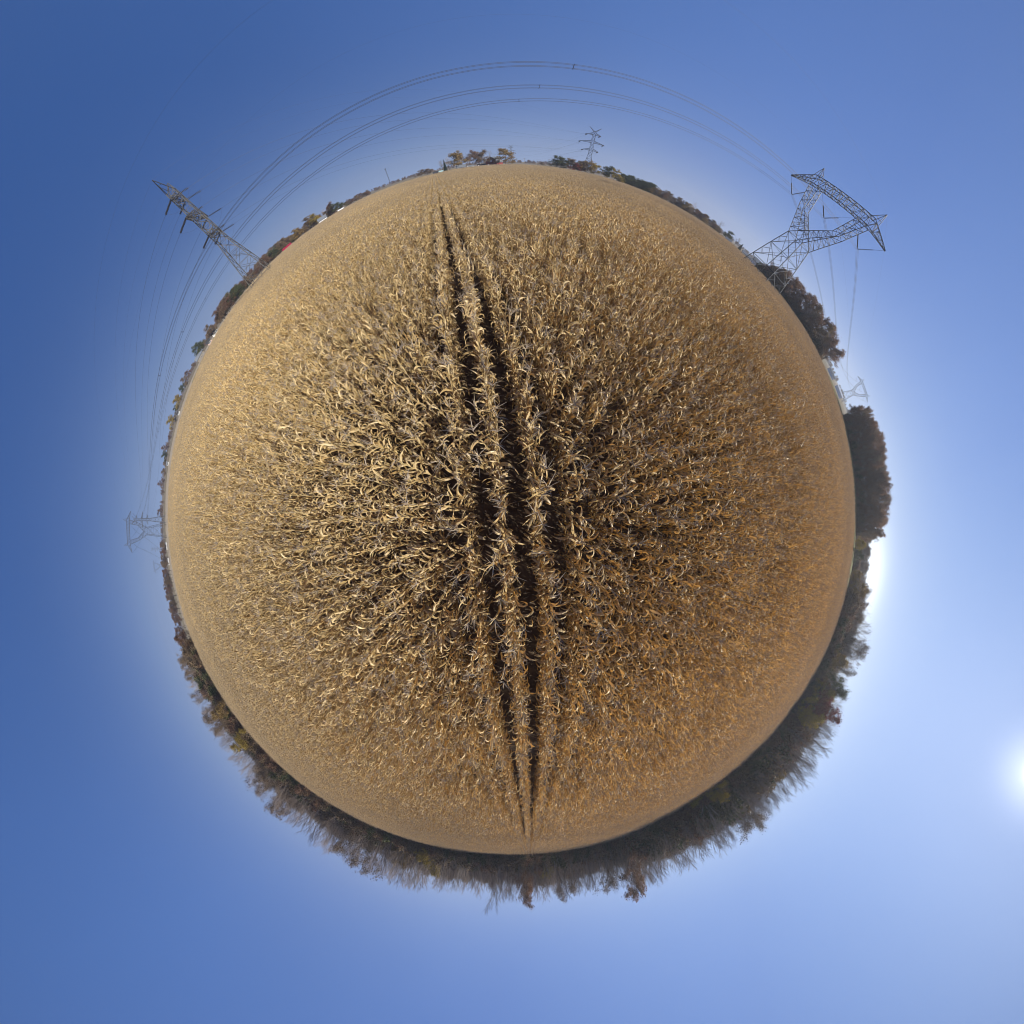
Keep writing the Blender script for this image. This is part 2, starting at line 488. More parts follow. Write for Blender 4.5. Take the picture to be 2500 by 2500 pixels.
def np_mesh(name, V, F, Mi, mats):
    me = bpy.data.meshes.new(name)
    me.vertices.add(len(V)); me.vertices.foreach_set('co', V.astype(np.float32).ravel())
    k = F.shape[1]
    me.loops.add(len(F) * k); me.loops.foreach_set('vertex_index', F.ravel().astype(np.int32))
    me.polygons.add(len(F)); me.polygons.foreach_set('loop_start', np.arange(0, len(F) * k, k, dtype=np.int32))
    me.polygons.foreach_set('loop_total', np.full(len(F), k, dtype=np.int32))
    for m in mats: me.materials.append(m)
    me.polygons.foreach_set('material_index', Mi.astype(np.int32))
    me.update(calc_edges=True); me.validate()
    return me


CM = [M_leaf, M_stalk, M_tassel, M_husk]
SP = 0.185                      # spacing in the row
ROW = 0.81


def patch(seed, length, rows):
    r = random.Random(seed); V = []; F = []; Mi = []; b = 0
    n = int(round(length / SP))
    for rw in range(rows):
        for i in range(n):
            v, f, mi = PA[r.randrange(len(PA))]
            a = r.choice((.5, 1.5)) * math.pi + r.uniform(-1.5, 1.5); s = r.uniform(.84, 1.14)
            if r.random() < (.04 if rows == 1 else .11): continue
            c, sn = math.cos(a) * s, math.sin(a) * s
            M3 = np.array([[c, -sn, 0], [sn, c, 0], [0, 0, s]])
            off = np.array([(rw - (rows - 1) / 2) * ROW + r.gauss(0, .025), -length / 2 + (i + .5) * SP + r.uniform(-.05, .05), 0])
            V.append(v @ M3.T + off); F.append(f + b); Mi.append(mi); b += len(v)
    return np_mesh('corn_patch', np.vstack(V), np.vstack(F), np.concatenate(Mi), CM)


def source_collection(name, meshes):
    c = bpy.data.collections.new(name)
    for i, me in enumerate(meshes):
        c.objects.link(bpy.data.objects.new(f'{name}_{i:02d}', me))
    return c


def scatter(name, pts, rots, scales, coll, nvar, label, cat=None, group=None, parent=None):
    """one object of kind stuff: geometry nodes put the sources of a collection on a cloud of points"""
    me = bpy.data.meshes.new(name)
    me.vertices.add(len(pts)); me.vertices.foreach_set('co', np.asarray(pts, np.float32).ravel())
    for nm, ty, dat in (('rot', 'FLOAT', rots), ('scl', 'FLOAT', scales), ('idx', 'INT', rng.integers(0, nvar, len(pts)))):
        at = me.attributes.new(nm, ty, 'POINT'); at.data.foreach_set('value', np.asarray(dat, np.float32 if ty == 'FLOAT' else np.int32))
    me.update()
    o = link(name, me)
    tr = bpy.data.node_groups.new(name + '_nodes', 'GeometryNodeTree')
    tr.interface.new_socket('Geometry', in_out='INPUT', socket_type='NodeSocketGeometry')
    tr.interface.new_socket('Geometry', in_out='OUTPUT', socket_type='NodeSocketGeometry')
    N = tr.nodes; L = tr.links
    gi = N.new('NodeGroupInput'); go = N.new('NodeGroupOutput')
    ci = N.new('GeometryNodeCollectionInfo'); ci.inputs['Collection'].default_value = coll
    ci.inputs['Separate Children'].default_value = True; ci.inputs['Reset Children'].default_value = True
    ip = N.new('GeometryNodeInstanceOnPoints'); ip.inputs['Pick Instance'].default_value = True
    def attr(nm, ty):
        a = N.new('GeometryNodeInputNamedAttribute'); a.data_type = ty; a.inputs['Name'].default_value = nm
        return [s for s in a.outputs if s.enabled and s.name == 'Attribute'][0]
    cx = N.new('ShaderNodeCombineXYZ')
    L.new(attr('rot', 'FLOAT'), cx.inputs[2])
    L.new(gi.outputs[0], ip.inputs['Points']); L.new(ci.outputs[0], ip.inputs['Instance'])
    L.new(attr('idx', 'INT'), ip.inputs['Instance Index']); L.new(cx.outputs[0], ip.inputs['Rotation'])
    L.new(attr('scl', 'FLOAT'), ip.inputs['Scale']); L.new(ip.outputs[0], go.inputs[0])
    md = o.modifiers.new('scatter', 'NODES'); md.node_group = tr
    return tag(o, label, cat, group, 'stuff')


def curve_x(y):                 # the rows bend gently as they cross the field
    return -(0.14 * y + 0.54 * (math.log(math.cosh(min(max((y - 2) / 6, -60), 60))) - math.log(math.cosh(2 / 6))))


def slope(y):
    return -(0.14 + 0.09 * math.tanh((y - 2) / 6))


X0 = -0.24
rr = random.Random(11)
near = []                       # every plant within 12 m
Y = -12.0
for k in range(-18, 19):
    y = -12.0 + rr.random() * SP
    while y < 12:
        x = X0 + k * ROW + curve_x(y) + rr.gauss(0, .03)
        d = math.hypot(x, y)
        if d < 12.0: near.append((d, k, x, y))
        y += SP * math.sqrt(1 / (1 + slope(y) ** 2)) + rr.uniform(-.05, .05)
near.sort()
IND = near[:300]
REST = near[300:]

leaf_me = []
for i, (v, f) in enumerate(LEAVES):
    mb = MB(); mb.add(v, f); leaf_me.append(mb.mesh('leaf', [M_leaf]))
tas_me = [t.mesh('tassel', [M_tassel]) for t in TAS]
ear_me = [e.mesh('ear', [M_husk]) for e in EARS]
stalk_me = [p.st.mesh('stalk', [M_stalk]) for p in PLANTS]
ORD = ['', 'first', 'second', 'third', 'fourth', 'fifth', 'sixth']
ROWTXT = {0: 'between the two dark furrows'}
for i in range(1, 7):
    ROWTXT[i] = f'in {ORD[i]} row right of the furrows'; ROWTXT[-i] = f'in {ORD[i]} row left of the furrows'
for d, k, x, y in IND:
    pi = rr.randrange(len(PLANTS)); pl = PLANTS[pi]
    half = 'near the centre' if abs(y) < .8 else ('towards the top' if y > 0 else 'towards the bottom')
    if abs(y) > 2.4: half = 'well ' + half
    t = empty('corn_plant', (x, y, 0), rr.choice((.5, 1.5)) * math.pi + rr.uniform(-1.5, 1.5),
              f'dry tan corn plant {ROWTXT[k]}, {half}', 'corn plant', f'corn plants {ROWTXT[k]}, {half}')
    s = rr.uniform(.9, 1.1); t.scale = (s, s, s)
    link('stalk', stalk_me[pi], t)
    for li, mt in pl.leaves:
        o = link('leaf', leaf_me[li if rr.random() < .5 else rr.randrange(len(leaf_me))], t); o.matrix_local = mt
    for ei, mt in pl.ears:
        o = link('ear', ear_me[ei], t); o.matrix_local = mt
    o = link('tassel', tas_me[pl.tas[0]], t); o.matrix_local = pl.tas[1]

single = source_collection('corn_single', [np_mesh('corn_single', v, f, mi, CM) for v, f, mi in PA])
seg1 = source_collection('corn_row', [patch(900 + i, 2.0, 1) for i in range(8)])
seg4 = source_collection('corn_block', [patch(950 + i, 4.0, 4) for i in range(5)])
pts = []; ro = []; sc = []
for d, k, x, y in REST:
    pts.append((x, y, 0)); ro.append(rr.choice((.5, 1.5)) * math.pi + rr.uniform(-1.5, 1.5)); sc.append(rr.uniform(.88, 1.1))
scatter('standing_corn', pts, ro, sc, single, len(PA), 'dry standing corn plants around the middle of the field', 'corn')
pts = []; ro = []; sc = []
for k in range(-70, 71):        # single rows out to 46 m
    y = -46.0
    while y < 46:
        x = X0 + k * ROW + curve_x(y)
        d = math.hypot(x, y)
        if 12.6 < d < 46:
            pts.append((x, y, 0)); ro.append(-math.atan(slope(y)) * -1 * -1 + (math.pi if rr.random() < .5 else 0)); sc.append(rr.uniform(.95, 1.06))
        y += 2.0 * math.cos(math.atan(slope(y)))
scatter('standing_corn', pts, ro, sc, seg1, 8, 'rows of dry standing corn further out around the middle', 'corn')
pts = []; ro = []; sc = []
for k in range(-110, 111):
    y = -170.0
    while y < 345:
        x = X0 + (4 * k + 1.5) * ROW + curve_x(y)
        d = math.hypot(x, y)
        a = math.degrees(math.atan2(y, x))
        if d >= 45.5 and d < fdist(a) - 1.5:
            pts.append((x, y, 0)); ro.append(-math.atan(slope(y)) * -1 * -1 + (math.pi if rr.random() < .5 else 0)); sc.append(rr.uniform(.95, 1.06))
        y += 4.0 * math.cos(math.atan(slope(y)))
scatter('standing_corn', pts, ro, sc, seg4, 5, 'rows of dry standing corn reaching out to the edge of the field', 'corn')

# fallen leaves and cobs between the rows
V = []; F = []; b = 0
for i in range(4200):
    v, f = LN[rr.randrange(len(LN))]
    a = rr.uniform(0, 6.28); s = rr.uniform(.3, .8); rad = 8 * math.sqrt(rr.random()); ph = rr.uniform(0, 6.28)
    v = v[:15].copy(); ff = f[:8]
    v[:, 2] = np.abs(v[:, 2]) * .08
    M3 = np.array([[math.cos(a) * s, -math.sin(a) * s, 0], [math.sin(a) * s, math.cos(a) * s, 0], [0, 0, s]])
    V.append(v @ M3.T + np.array([rad * math.cos(ph), rad * math.sin(ph), .025 + .02 * rr.random()])); F.append(ff + b); b += len(v)
F = np.vstack(F)
tag(link('leaf_litter', np_mesh('leaf_litter', np.vstack(V), F, np.zeros(len(F)), [M_litter])), 'fallen grey corn leaves on the dark soil between the rows', 'litter', kind='stuff')

# ------------------------------------------------------------------ trees
def grow(seed, H=20.0, spread=0.45, first=0.28, levels=5, nch=(7, 5, 5, 4, 3), r0=0.28, up=0.35, lenf=0.62, conical=False):
    """returns trunk geometry, twig geometry and the list of branch tips"""
    r = random.Random(seed); T = MB(); C = MB(); tips = []
    def branch(p, d, L, rad, lev):
        ns = 3 if lev < 2 else 2
        q = p.copy(); dd = d.copy(); seglen = L / ns
        sides = 5 if lev == 0 else (4 if lev == 1 else 3)
        pts = [p.copy()]
        for i in range(ns):
            j = .10 if lev == 0 else .22
            dd = (dd + Vector((r.uniform(-j, j), r.uniform(-j, j), r.uniform(-j * .5, j) + (up * .35 if lev else 0)))).normalized()
            e = q + dd * seglen
            ra = rad * (1 - .75 * i / ns); rb = rad * (1 - .75 * (i + 1) / ns)
            (T if lev < 2 else C).beam(q, e, 2 * ra, sides, 2 * rb)
            q = e; pts.append(q.copy())
        if lev >= levels - 1:
            tips.append(q); return
        if lev >= 2: tips.append(q)
        nc = nch[lev]
        for c in range(nc):
            u = (first + (1 - first) * (c + r.random()) / nc) if lev == 0 else .25 + .75 * (c + r.random()) / nc
            f = min(u, .999) * ns; k = int(f); b = pts[k].lerp(pts[k + 1], f - k)
            a = r.uniform(0, 6.28) if lev else c * 2.4 + r.uniform(-.4, .4)
            ax = (pts[min(k + 1, ns)] - pts[k]).normalized()
            o1 = ax.orthogonal().normalized(); o2 = ax.cross(o1)
            sp = spread * r.uniform(.7, 1.4) * (1.25 - .45 * u if lev == 0 else 1)
            nd = (ax + (o1 * math.cos(a) + o2 * math.sin(a)) * math.tan(min(1.2, sp))).normalized()
            ll = L * lenf * r.uniform(.75, 1.1) * ((1.15 - .6 * u) if lev == 0 else 1 - .25 * u)
            branch(b, nd, ll, max(rad * .5 * (1.1 - .5 * u), .012 if lev > 2 else .02), lev + 1)
    branch(Vector((0, 0, -.2)), Vector((0, 0, 1)), H * .80, r0, 0)
    mz = max(v[2] for v in C.v) if C.v else H
    s = H / mz
    for mb in (T, C): mb.v = [(x * s, y * s, z * s) for x, y, z in mb.v]
    return T, C, [t * s for t in tips]


def leafy(tips, n, size, spread, seed, clump=0.8):
    r = np.random.default_rng(seed)
    tp = np.array([tuple(t) for t in tips])
    # some branch ends hold more leaves than others
    wgt = r.gamma(clump, 1.0, len(tp)); wgt /= wgt.sum()
    c = tp[r.choice(len(tp), n, p=wgt)] + r.normal(0, spread, (n, 3)) * np.array([1, 1, .8])
    a = r.normal(size=(n, 3)); a /= np.linalg.norm(a, axis=1)[:, None]
    b = np.cross(a, r.normal(size=(n, 3))); b /= np.linalg.norm(b, axis=1)[:, None]
    s = size * r.uniform(.6, 1.3, (n, 1))
    V = np.stack([c - a * s - b * s * .7, c + a * s - b * s * .7, c + a * s + b * s * .7, c - a * s + b * s * .7], 1).reshape(-1, 3)
    F = np.arange(4 * n).reshape(-1, 4)
    return V, F


def crown_mesh(name, C, leaves, leafmat):
    if leaves is None: return C.mesh(name, [M_twig])
    Vc = np.array(C.v); Fc = np.array(C.f)
    V = np.vstack([Vc, leaves[0]]); F = np.vstack([Fc, leaves[1] + len(Vc)])
    Mi = np.concatenate([np.zeros(len(Fc)), np.ones(len(leaves[1]))])
    return np_mesh(name, V, F, Mi, [M_twig, leafmat])


SHAPES = {'bare': [], 'oak': [], 'round': [], 'thin': []}
for i in range(6):
    T, C, tips = grow(20 + i, spread=random.uniform(.40, .56), first=.22, nch=(8, 5, 5, 4, 3), r0=.22, up=.42)
    SHAPES['bare'].append((T, C, tips))
for i in range(4):
    T, C, tips = grow(40 + i, spread=.62, first=.22, levels=4, nch=(9, 5, 5, 3), r0=.26, up=.2, lenf=.5)
    SHAPES['oak'].append((T, C, tips))
for i in range(4):
    T, C, tips = grow(60 + i, spread=.8, first=.14, levels=4, nch=(10, 5, 5, 3), r0=.3, up=.15, lenf=.55)
    SHAPES['round'].append((T, C, tips))

TM = {}                          # kind -> [(trunk mesh, crown mesh)]
TM['bare'] = [(T.mesh('trunk', [M_bark]), crown_mesh('crown', C, None, None)) for T, C, _ in SHAPES['bare']]
TM['pale'] = [(T.mesh('trunk', [M_palebark]), (lambda me: me)(C.mesh('crown', [M_palebark]))) for T, C, _ in SHAPES['bare'][:2]]


def leafset(kind, shp, key, n, size, spread, seed, clump=0.8):
    TM[kind] = []
    for j, (T, C, tips) in enumerate(SHAPES[shp]):
        TM[kind].append((T.mesh('trunk', [M_bark]), crown_mesh('crown', C, leafy(tips, n, size, spread, seed + j, clump), LEAFM[key])))


leafset('russet', 'oak', 'russet', 4600, .16, .62, 1, .6)
leafset('thinleaf', 'bare', 'brown', 2600, .12, .5, 11)
leafset('yellow', 'round', 'yellow', 5200, .2, .7, 21)
leafset('orange', 'round', 'orange', 5600, .2, .7, 31)
leafset('green', 'round', 'green', 6000, .19, .75, 41, .5)
leafset('red', 'round', 'red', 5200, .2, .7, 51)
leafset('brown', 'round', 'brown', 5600, .19, .7, 61)


def conifer(seed):
    r = np.random.default_rng(seed); T = MB(); T.beam((0, 0, -.2), (0, 0, 19.5), .45, 6, .05)
    n = 9000
    z = 1.5 + 18.5 * (1 - np.sqrt(r.random(n))) ; ph = r.random(n) * 6.283
    lay = .75 + .25 * np.sin(z * 5.0 + ph * 2)
    rad = (20 - z) * .23 * lay * np.sqrt(r.uniform(.15, 1, n))
    c = np.stack([rad * np.cos(ph), rad * np.sin(ph), z - rad * .2], 1)
    a = r.normal(size=(n, 3)); a /= np.linalg.norm(a, axis=1)[:, None]
    b = np.cross(a, r.normal(size=(n, 3))); b /= np.linalg.norm(b, axis=1)[:, None]
    s = .19
    V = np.stack([c - a * s - b * s * .5, c + a * s - b * s * .5, c + a * s + b * s * .5, c - a * s + b * s * .5], 1).reshape(-1, 3)
    return T, V, np.arange(4 * n).reshape(-1, 4)


TM['conifer'] = []
for i in range(2):
    T, V_, F_ = conifer(70 + i)
    TM['conifer'].append((T.mesh('trunk', [M_bark]), np_mesh('crown', V_, F_, np.zeros(len(F_)), [LEAFM['dark']])))

NAMES = {'bare': 'bare_tree', 'pale': 'pale_bare_tree', 'russet': 'russet_tree', 'thinleaf': 'thinly_leaved_tree', 'yellow': 'yellow_tree',
         'orange': 'orange_tree', 'green': 'green_tree', 'red': 'red_tree', 'brown': 'brown_tree', 'conifer': 'conifer_tree'}
DESC = {'bare': 'bare grey-brown tree', 'pale': 'bare tree with pale bark', 'russet': 'dark russet-leaved tree', 'thinleaf': 'thin brown-leaved tree',
        'yellow': 'tree with yellow leaves', 'orange': 'tree with orange-gold leaves', 'green': 'green leafy tree', 'red': 'tree with dark red leaves',
        'brown': 'rounded brown-leaved tree', 'conifer': 'dark green conifer'}
rt = random.Random(5)
NT = [0]


def tree(kind, az, d, h, where, group=True, wide=1.0, pre=''):
    j = rt.randrange(len(TM[kind])); tm, cm = TM[kind][j]
    p = P(az, d)
    lab = f'{pre}{DESC[kind]} {where}'
    t = empty(NAMES[kind], p, rt.uniform(0, 6.28), lab, 'tree', (f'{pre}{DESC[kind]} {where}' if group else None))
    s = h / 20.0
    t.scale = (s * wide, s * wide, s)
    link('trunk', tm, t); link('crown', cm, t)
    NT[0] += 1
    return t


def where_text(a, a0, a1):
    """which third of the belt, named by where it shows in the picture"""
    u = (a - a0) / max(a1 - a0, .1)
    if 1 / 3 <= u <= 2 / 3: return 'midway '
    v = P(a1, 1) - P(a0, 1)
    if u < 1 / 3: v = -v
    w_ = ('at the right end ' if v.x > 0 else 'at the left end ') if abs(v.x) > abs(v.y) else ('at the upper end ' if v.y > 0 else 'at the lower end ')
    return w_


def belt(prof, kinds, where, step, rows, dr, hj=.12, minh=3, wide=1.0, front=None):
    """prof: [(azimuth, distance of the front row, elevation of the tops in degrees)]"""
    A = [p[0] for p in prof]; D = [p[1] for p in prof]; E = [p[2] for p in prof]
    o = np.argsort(A); A = np.array(A)[o]; D = np.array(D)[o]; E = np.array(E)[o]
    for r_ in range(rows):
        a = A[0] + rt.random() * .5
        while a <= A[-1]:
            d = float(np.interp(a, A, D)) + r_ * dr + rt.uniform(-.25, .25) * dr
            e = float(np.interp(a, A, E))
            h = max(minh, (CAM_H + d * math.tan(R(e))) * (1 - (rt.random() ** 1.3) * hj * (1.6 if r_ == 0 else 1)))
            if r_ == 0: h *= .93
            ks = kinds(a, r_) if callable(kinds) else kinds
            k = rt.choices([x[0] for x in ks], [x[1] for x in ks])[0]
            if callable(kinds) and k in ('orange', 'yellow', 'brown'): h *= rt.uniform(.55, .78)
            pre = ('front-rank ', 'second-rank ', 'third-rank ', 'rear-rank ')[r_] if rows > 1 else ''
            pos_ = where_text(a, A[0], A[-1])
            tree(k, a, d, h, pos_ + where, True, wide * rt.uniform(.85, 1.2), pre)
            a += math.degrees(step / d) * rt.uniform(.7, 1.3)


# groves on the right
belt([(44.5, 186, 1.0), (41.5, 186, 3.0), (38, 182, 3.5), (33, 178, 3.6), (28.5, 175, 3.6), (26, 172, 2.9)],
     [('russet', 8), ('brown', 1), ('bare', 3)], 'in the grove under the right tower', 5.6, 3, 7, wide=1.2)
belt([(16.5, 165, 3.6), (14, 165, 4.3), (10, 165, 4.6), (5, 163, 4.8), (0, 160, 4.6), (-3.5, 160, 3.7)],
     [('russet', 9), ('thinleaf', 3)], 'in the dense right grove', 4.2, 4, 6, wide=.8)
belt([(-4, 215, 2.2), (-9, 215, 2.2), (-13, 190, 2.4), (-17, 175, 3.2)],
     [('bare', 5), ('thinleaf', 3), ('russet', 2)], 'in the low wood under the bright haze', 6, 3, 8, wide=1.2)
belt([(-12.5, 142, 3.0), (-14.5, 142, 3.6), (-17.5, 140, 4.6), (-21.8, 138, 5.9), (-25, 136, 4.6), (-28, 133, 5.6), (-31, 128, 6.0), (-34, 122, 7.0)],
     (lambda a, r_: [('bare', 8), ('thinleaf', 2)] + ([('orange', 2), ('yellow', 1), ('brown', 1)] if r_ == 0 else [])), 'in the sunlit wood', 5.0, 3, 8, wide=1.05)
belt([(-34, 122, 7.2), (-37.5, 112, 8.5), (-42, 104, 9.0), (-47.7, 96, 8.6), (-55.6, 88, 9.0), (-64, 102, 8.4), (-71, 122, 8.0)],
     (lambda a, r_: [('bare', 12), ('pale', 1.2), ('thinleaf', 1)] + ([('orange', .5), ('yellow', .4), ('brown', .5)] if r_ == 1 else [])), 'in the lower right wood', 4.4, 4, 7, wide=1.0)
belt([(-71, 124, 8.0), (-77, 118, 6.8), (-84, 110, 7.2), (-90, 110, 6.8), (-97, 118, 6.0), (-103, 124, 6.8), (-108, 128, 7.2)],
     (lambda a, r_: [('bare', 12), ('pale', 1.2), ('thinleaf', 1)] + ([('orange', .5), ('yellow', .4), ('brown', .5)] if r_ == 1 else [])), 'in the wood below the rows', 4.6, 4, 7, wide=1.0)
belt([(-108, 128, 7.3), (-118.6, 131, 6.7), (-127, 133, 6.2), (-136.6, 135, 5.2), (-147, 139, 3.9), (-156, 148, 2.6)],
     (lambda a, r_: [('bare', 10), ('thinleaf', 2)] + ([('orange', .5), ('yellow', .5), ('brown', .5)] if r_ == 1 else [])), 'in the lower left wood', 4.8, 3, 7, wide=1.1)
# the far trees across the harvested field
belt([(-158, 300, 1.2), (-163, 320, 1.1), (-170, 350, .9), (-175, 370, .6)], [('russet', 5), ('brown', 4), ('bare', 2)],
     'in the hedge beyond the stubble', 6.5, 2, 7, wide=1.5)
belt([(182, 480, .9), (178, 480, 1.1), (172, 480, 1.15), (166, 475, 1.15), (160, 470, 1.15), (155, 450, 1.2), (153, 440, 1.1)], [('russet', 6), ('green', 1), ('brown', 3), ('yellow', .5)],
     'in the far left tree row', 12, 1, 9, hj=.45, wide=1.7)
belt([(153, 520, .6), (148, 520, .6), (145, 480, .6), (141, 420, .8)], [('russet', 6), ('brown', 4)], 'in the far wood behind farmhouses', 9, 2, 12, wide=1.6)
belt([(147, 300, 1.0), (144.5, 285, 1.6), (141, 280, 1.5), (138, 280, 1.1), (135, 280, 1.3), (131, 285, 1.3), (128.5, 285, .9)],
     [('russet', 3), ('brown', 5), ('green', 2)], 'behind the tall left tower', 5, 3, 7, hj=.25, wide=1.7)
belt([(129, 290, .7), (127, 290, 1.0), (125, 290, 1.5), (122, 290, 1.3), (120.8, 290, 1.0)], [('russet', 3), ('brown', 5), ('orange', 1), ('bare', 2)],
     'behind the crimson roof', 5.5, 2, 8, hj=.3, wide=1.8)
belt([(119, 400, .35), (117, 400, .55), (114, 400, .4)], [('russet', 6), ('brown', 3)], 'in the low horizon clump', 7, 2, 8, wide=1.8)
belt([(72, 285, 1.1), (69.5, 285, 1.25), (66.5, 283, 1.15)], [('green', 8), ('brown', 1)], 'in the dark green hedge', 4.5, 3, 5, hj=.25, wide=1.8)
belt([(66, 283, 1.05), (63, 282, 1.05), (59.5, 280, .95), (56, 278, .8), (53.8, 275, .6)],
     [('brown', 6), ('russet', 4), ('orange', 1), ('bare', 2)], 'in the autumn hedge', 5, 3, 5, hj=.3, wide=1.7)
belt([(89, 420, .3), (86, 420, .3), (83.5, 420, .3)], [('bare', 6), ('brown', 2)], 'in the top thicket', 8, 1, 8, wide=2)

# single trees one can point to
def one(kind, az, d, e, where, wide=1.0):
    far_ = d > 240
    return tree(kind, az, d, (CAM_H + d * math.tan(R(e))) * (1.12 if far_ else 1), where, False, wide * (1.3 if far_ else 1))


one('pale', -91.8, 112, 8.6, 'rising above the wood beyond the lower row ends', .9)
one('russet', -87.6, 112, 7.0, 'at the wood top just right of the pale bare tree', .6)
one('russet', -71.0, 112, 8.5, 'sticking out of the wood top at the lower right', .6)
one('green', -28.3, 128, 4.9, 'in the wood under the brightest sky', .9)
one('yellow', -30.0, 125, 3.6, 'low beside the green tree in the sunny wood', .9)
one('orange', -24.6, 130, 3.0, 'at the corn edge above the green tree of the sunny wood', 1.0)
one('red', -32.2, 122, 5.9, 'just below the green tree of the sunny wood', .9)
one('yellow', -34.6, 114, 4.0, 'in front of the dark red tree at the right', 1.0)
one('yellow', -5.4, 155, .9, 'standing low in front of the low wood, upper of two', 1.2)
one('green', -7.0, 155, .7, 'standing low in front of the low wood beside a yellow one', 1.2)
one('orange', -10.3, 145, .9, 'small, at the corn edge below the green strip', 1.2)
one('orange', -12.9, 145, 2.3, 'large, at the corn edge where the green strip ends', 1.1)
one('yellow', -53.5, 84, 1.6, 'small, at the foot of the tall wood at the lower right', 1.1)
one('yellow', -57.6, 84, -.6, 'bushy, at the very edge of the corn at the lower right', 1.6)
one('green', -46.5, 95, .9, 'low, at the foot of the tall wood', 1.8)
one('yellow', -104.4, 123, 2.0, 'olive, at the foot of the wood left of the row ends', 1.3)
one('yellow', -139.6, 131, 2.6, 'topmost yellow in the wood at the lower left', 1.1)
one('orange', -145.6, 132, 2.2, 'in the wood at the lower left above the topmost yellow', 1.1)
one('russet', -158.9, 143, 1.65, 'at the end of the lower left wood, outermost', 1.4)
one('brown', -157.0, 143, 1.5, 'at the end of the lower left wood, second from its end', 1.4)
one('green', 152.4, 300, 1.25, 'alone beside the dark brown house on the left', 1.25)
one('brown', 149.0, 300, 1.0, 'behind the white farmhouse on the left', 1.4)
one('yellow', 165.0, 455, .9, 'in the far row left of the field, brightest yellow', 1.6)
one('yellow', 161.5, 450, .85, 'in the far row left of the field, beside the dark ones', 1.6)
one('orange', 127.6, 282, .85, 'low, right of the crimson roof', 1.4)
one('yellow', 124.0, 284, 1.05, 'beside the pale grey house at the upper left', 1.3)
one('russet', 120.9, 288, 1.25, 'tall and round, right of the pale grey house', 1.2)
one('green', 120.0, 282, .75, 'low and round beside the tall russet tree', 1.7)
one('bare', 101.6, 310, 1.3, 'leftmost of the farmyard at the top', 1.5)
one('bare', 100.3, 305, 1.5, 'behind the dark conifer in the farmyard', 1.5)
one('conifer', 101.0, 285, 1.2, 'in front of the bare farmyard trees', .8)
one('orange', 98.9, 310, 2.0, 'large, behind the white farmhouse at the top', 1.35)
one('bare', 97.6, 312, 1.75, 'right of the large golden farmyard tree', 1.3)
one('russet', 96.2, 318, 1.85, 'in the farmyard, left of the red barn', 1.3)
one('brown', 95.0, 322, 1.7, 'in the farmyard, touching the russet tree by the barn', 1.2)
one('bare', 93.3, 350, 1.8, 'behind the red barn roof', 1.2)
one('orange', 91.0, 325, 1.8, 'large, right of the red barn', 1.35)
one('brown', 105.0, 420, .45, 'small, on the horizon left of the farmyard', 1.9)
one('brown', 104.0, 420, .45, 'small, on the horizon next to the farmyard', 2.2)
one('green', 82.6, 285, 1.15, 'dark, left half of the green pair at the top', 1.3)
one('green', 81.6, 287, 1.0, 'dark, right half of the green pair at the top', 1.3)
one('brown', 80.3, 285, 1.15, 'tan, next to the green pair at the top', 1.3)
one('brown', 78.6, 283, 1.1, 'left of the north tower foot', 1.3)
one('orange', 77.6, 282, 1.25, 'covering the north tower foot', 1.4)
one('yellow', 76.4, 281, 1.05, 'right of the north tower foot', 1.3)
one('red', 79.2, 278, .5, 'small, left of the north tower foot', 1.5)
one('green', 74.3, 283, 1.2, 'at the upper right, left of the golden one', 1.3)
one('yellow', 73.0, 281, 1.05, 'golden, at the start of the dark hedge', 1.3)
one('bare', 59.4, 276, 1.5, 'rising from the autumn hedge, middle of it', .9)
one('bare', 54.2, 272, 1.25, 'at the lower end of the autumn hedge', 1.0)
one('green', 51.9, 275, .7, 'alone between the hedge and the right tower', 1.3)
one('bare', 50.3, 275, .85, 'small, next to the right tower foot', 1.5)
one('conifer', 49.2, 275, .45, 'tiny, next to the right tower foot', 1.2)

# undergrowth along the woods and far woods on the horizon
shr = []
for i in range(4):
    T, C, tips = grow(80 + i, H=4.0, spread=.7, first=.05, levels=4, nch=(9, 5, 4, 3), r0=.05, up=.3)
    V_, F_ = leafy(tips, 900, .10, .28, 80 + i)
    shr.append(crown_mesh('shrub', C, (V_, F_), LEAFM[('brown', 'green', 'brown', 'russet')[i]]))
shrc = source_collection('shrub_source', shr)
pts = []; ro = []; sc = []
for a0, a1, dens in ((-158, -14, 1.0), (-4, 16, .8), (27, 45, .8), (-17, -4, .8)):
    nn = int((a1 - a0) * 16 * dens)
    for i in range(nn):
        a = rt.uniform(a0, a1); off = 75 if -17 < a < -4 else (42 if -4 < a < 22 else (12 if a > 22 else .6))
        d = fdist(a) + off - .8 + abs(rt.gauss(0, 7)) * (1 if a < -4 else .7)
        pts.append(tuple(P(a, d))); ro.append(rt.uniform(0, 6.28)); sc.append(rt.uniform(.7, 1.6))
for i in range(1500):      # taller saplings and brush inside the woods
    a = rt.uniform(-157, -14); d = fdist(a) + 5 + rt.random() * 26
    pts.append(tuple(P(a, d))); ro.append(rt.uniform(0, 6.28)); sc.append(rt.uniform(1.3, 2.6) * (1.25 if -75 < a < -30 else .85))
scatter('undergrowth', pts, ro, sc, shrc, 4, 'tangled brown undergrowth at the foot of the woods', 'undergrowth')
fc = source_collection('far_tree_source', [TM[k][j][1] for k, j in (('brown', 0), ('russet', 0), ('brown', 1), ('bare', 0), ('russet', 1))])
pts = []; ro = []; sc = []
